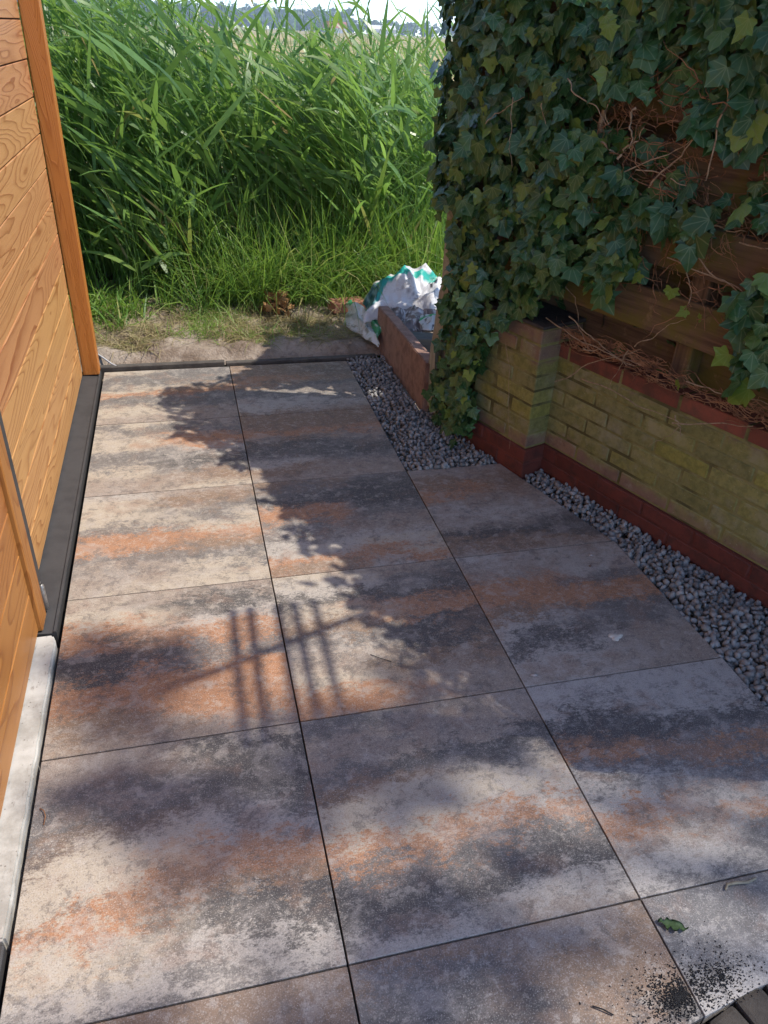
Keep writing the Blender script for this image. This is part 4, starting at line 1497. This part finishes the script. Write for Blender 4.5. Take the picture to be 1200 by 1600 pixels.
sh = empty('shade_shrub', (1.45, -0.12, 0))  # unseen leaves added behind the fence end to shade the far tile row
tag(sh, 'unseen leaf mass added behind the fence end to shade the far tiles', 'shade_shrub')
leaf_cloud('crown', sh, [((1.40, -.20, .62), .28), ((1.46, -.10, 1.05), .32), ((1.38, -.30, 1.42), .28), ((1.52, -.05, 1.55), .32), ((1.30, -.42, 1.62), .20), ((1.24, -.40, 1.02), .20), ((1.30, -.34, .60), .2)], 1500, (.055, .09), M['tree_leaf'], (1.45, -.12, 0))
v, f = tube_np([([(0, 0, -.2), (.0, .02, .6), (-.03, .0, 1.2)], [.03, .022, .012]), ([(0, 0, .3), (-.06, -.1, .7), (-.08, -.15, 1.2)], [.018, .012, .008])], 7)
link('trunk', mesh_np('trunk', v, f, M['bark'], True), sh)

TR = (6.4, -4.6, 0)
tree = empty('tree', TR)
tag(tree, 'tree standing behind the ivy fence, shading the near patio', 'tree')


def above(x, y, t): return (x + .963 * t, y - .267 * t, 1.483 * t)


TC = [(above(x, y, 6.0 + t), r) for x, y, t, r in
      [(-.25, -2.62, .1, .22), (-.05, -2.55, .5, .24), (.15, -2.60, -.2, .22), (-.42, -2.52, .2, .10), (.05, -2.98, .2, .20), (.30, -3.0, -.1, .20), (-.26, -3.16, .2, .20),
       (-.5, -3.18, .4, .2), (.22, -3.25, .5, .35), (-.2, -3.5, .4, .35), (.55, -2.5, .2, .35), (.75, -3.0, .3, .45), (.42, -2.40, -.2, .22), (.9, -2.6, .4, .4), (-.36, -2.12, -.1, .13), (-.42, -2.25, .2, .14), (-.50, -2.08, .3, .12)]]
leaf_cloud('crown', tree, TC, 1050, (.05, .095), M['tree_leaf'], TR)
paths = [([(0, 0, -.2), (.02, .0, 1.2), (-.05, -.05, 2.6), (-.15, -.2, 5.0), (-.2, -.3, 8.2)], [.11, .09, .07, .045, .02])]
for c, r in TC:
    e = Vector(c) - Vector(TR)
    s0 = Vector((-.08, -.1, 4.2 + rng.random() * 3.0))
    m0 = s0.lerp(e, .5) + Vector((0, 0, .12))
    paths.append(([tuple(s0), tuple(m0), tuple(e)], [.022, .014, .006]))
v, f = tube_np(paths, 7)
link('trunk', mesh_np('trunk', v, f, M['bark'], True), tree)

# unseen trellis, its bars laid out to cast the lattice shadow on the tiles
tl = empty('trellis', tuple(wall_pt(1.0, -.1, 1.75)))
tag(tl, 'unseen wooden trellis over the ivy fence, bars placed to cast lattice shade', 'trellis')
TO = Vector(tl.location)


def bar(name, a, b, w, h):
    a, b = Vector(a) - TO, Vector(b) - TO
    o = box(name, ((b - a).length, w, h), M['trellis'], tl, tuple((a + b) / 2), tuple((b - a).to_track_quat('X', 'Z').to_euler()), .002)
    return o


for gx0, gx1, w in ((-.128, -.136, .014), (-.078, -.086, .015), (.004, -.004, .014), (.052, .046, .013), (.112, .108, .010)):
    bar('rail', above(gx0, -1.93, 1.64), above(gx1, -2.46, 1.64), w, .03)
a = Vector(above(-.55, -2.31, 1.64))
b = Vector(above(.62, -1.88, 1.64))
bar('rafter', above(-.34, -2.235, 1.62), above(.75, -1.84, 1.62), .020, .024)
for gy in (-1.96, -2.44):
    p = above(.22, gy, 1.62)
    bar('post', (p[0], p[1], .2), (p[0], p[1], p[2] - .02), .05, .05)

# ================================================================== HAZE
hzm = bpy.data.materials.new('haze')
hzm.use_nodes = True
ht = hzm.node_tree
ht.nodes.clear()
ho = ht.nodes.new('ShaderNodeOutputMaterial')
hv_ = ht.nodes.new('ShaderNodeVolumePrincipled')
hv_.inputs['Color'].default_value = (.80, .88, 1.0, 1)
hv_.inputs['Density'].default_value = 0.00055
hv_.inputs['Anisotropy'].default_value = 0.3
ht.links.new(hv_.outputs[0], ho.inputs['Volume'])
tag(box('haze', (2600, 1300, 42), hzm, None, (0, 500, 19), bevel=0), kind='stuff')

# ================================================================== FAR DISTANCE
def far_tree_row(name, x0, x1, y, n, h0, h1, label, mat):
    VV, FF, TT, VE = [], [], [], []
    base = 0
    for i in range(n):
        cx = x0 + (x1 - x0) * (i + rng.uniform(-.4, .4)) / n
        h = h0 + (h1 - h0) * (.5 + .5 * fbm(cx * .013, 3, 1)) + rng.uniform(-1, 1)
        cy = y + rng.uniform(-14, 14)
        for k in range(46):
            dv = Vector((rng.gauss(0, 1), rng.gauss(0, 1), rng.gauss(0, 1))).normalized() * rng.random() ** .4
            p = np.array([cx + dv.x * h * .42, cy + dv.y * h * .4, h * .52 + dv.z * h * .5])
            R = np.array(Euler((rng.uniform(-1.2, 1.2), rng.uniform(-1.2, 1.2), rng.uniform(0, 6.3))).to_matrix())
            v, f, ve = LV[k % 7]
            VV.append((v * h * rng.uniform(.18, .34)) @ R.T + p)
            FF.append(f + base)
            TT.append(np.full(len(v), rng.random()))
            VE.append(ve)
            base += len(v)
    o = link(name, mesh_np(name, np.concatenate(VV), np.concatenate(FF), mat, True, {'tint': np.concatenate(TT), 'vein': np.concatenate(VE)}))
    return tag(o, label, 'trees', kind='stuff')


far_tree_row('tree_line', -330, 185, 900, 150, 15, 21, 'long dark wood on the horizon beyond the fields', M['tree_leaf'])
far_tree_row('hedge', 110, 380, 820, 70, 8, 13, 'lower hedge of trees on the right of the horizon', M['tree_leaf'])
M['roof_red'] = simple('red_roof_tiles', (.42, .13, .075), .8, .2, 3, .3)
M['render_white'] = simple('white_render', (.72, .70, .66), .8, .2, 3, .15, (.55, .52, .48))


def farmhouse(x, y, w, d, hw, hr, roofm, label):
    r = empty('farmhouse', (x, y, -.28))
    bm = box_bm(w, d, hw, 0, centre=(0, 0, hw / 2))
    link('wall', bm_mesh('wall', bm, M['render_white']), r)
    bm = bmesh.new()
    e = .6
    pts = [(-w / 2 - e, -d / 2 - e, hw - .2), (w / 2 + e, -d / 2 - e, hw - .2), (w / 2 + e, d / 2 + e, hw - .2), (-w / 2 - e, d / 2 + e, hw - .2), (-w / 2 - e, 0, hw + hr), (w / 2 + e, 0, hw + hr)]
    vs = [bm.verts.new(p) for p in pts]
    for q in ((0, 1, 5, 4), (2, 3, 4, 5), (0, 4, 3), (1, 2, 5), (3, 2, 1, 0)): bm.faces.new([vs[k] for k in q])
    rf = link('roof', bm_mesh('roof', bm, roofm), r)
    box('chimney', (1.0, 1.0, 2.0), roofm, rf, (w * .25, .2, hw + hr + .3), bevel=0)
    for k in range(3):
        box('window', (1.4, .1, 1.5), M['black'], r, (-w / 2 + w * (k + .5) / 3, -d / 2 - .05, 1.9), bevel=0)
    return tag(r, label, 'house', 'distant farm buildings')


farmhouse(132, 700, 17, 9, 3.4, 4.2, M['roof_red'], 'distant farmhouse with red roof on the horizon before the wood')
farmhouse(178, 730, 20, 9, 4.2, 2.6, M['render_white'], 'distant pale low building to the right of the red roofed house')
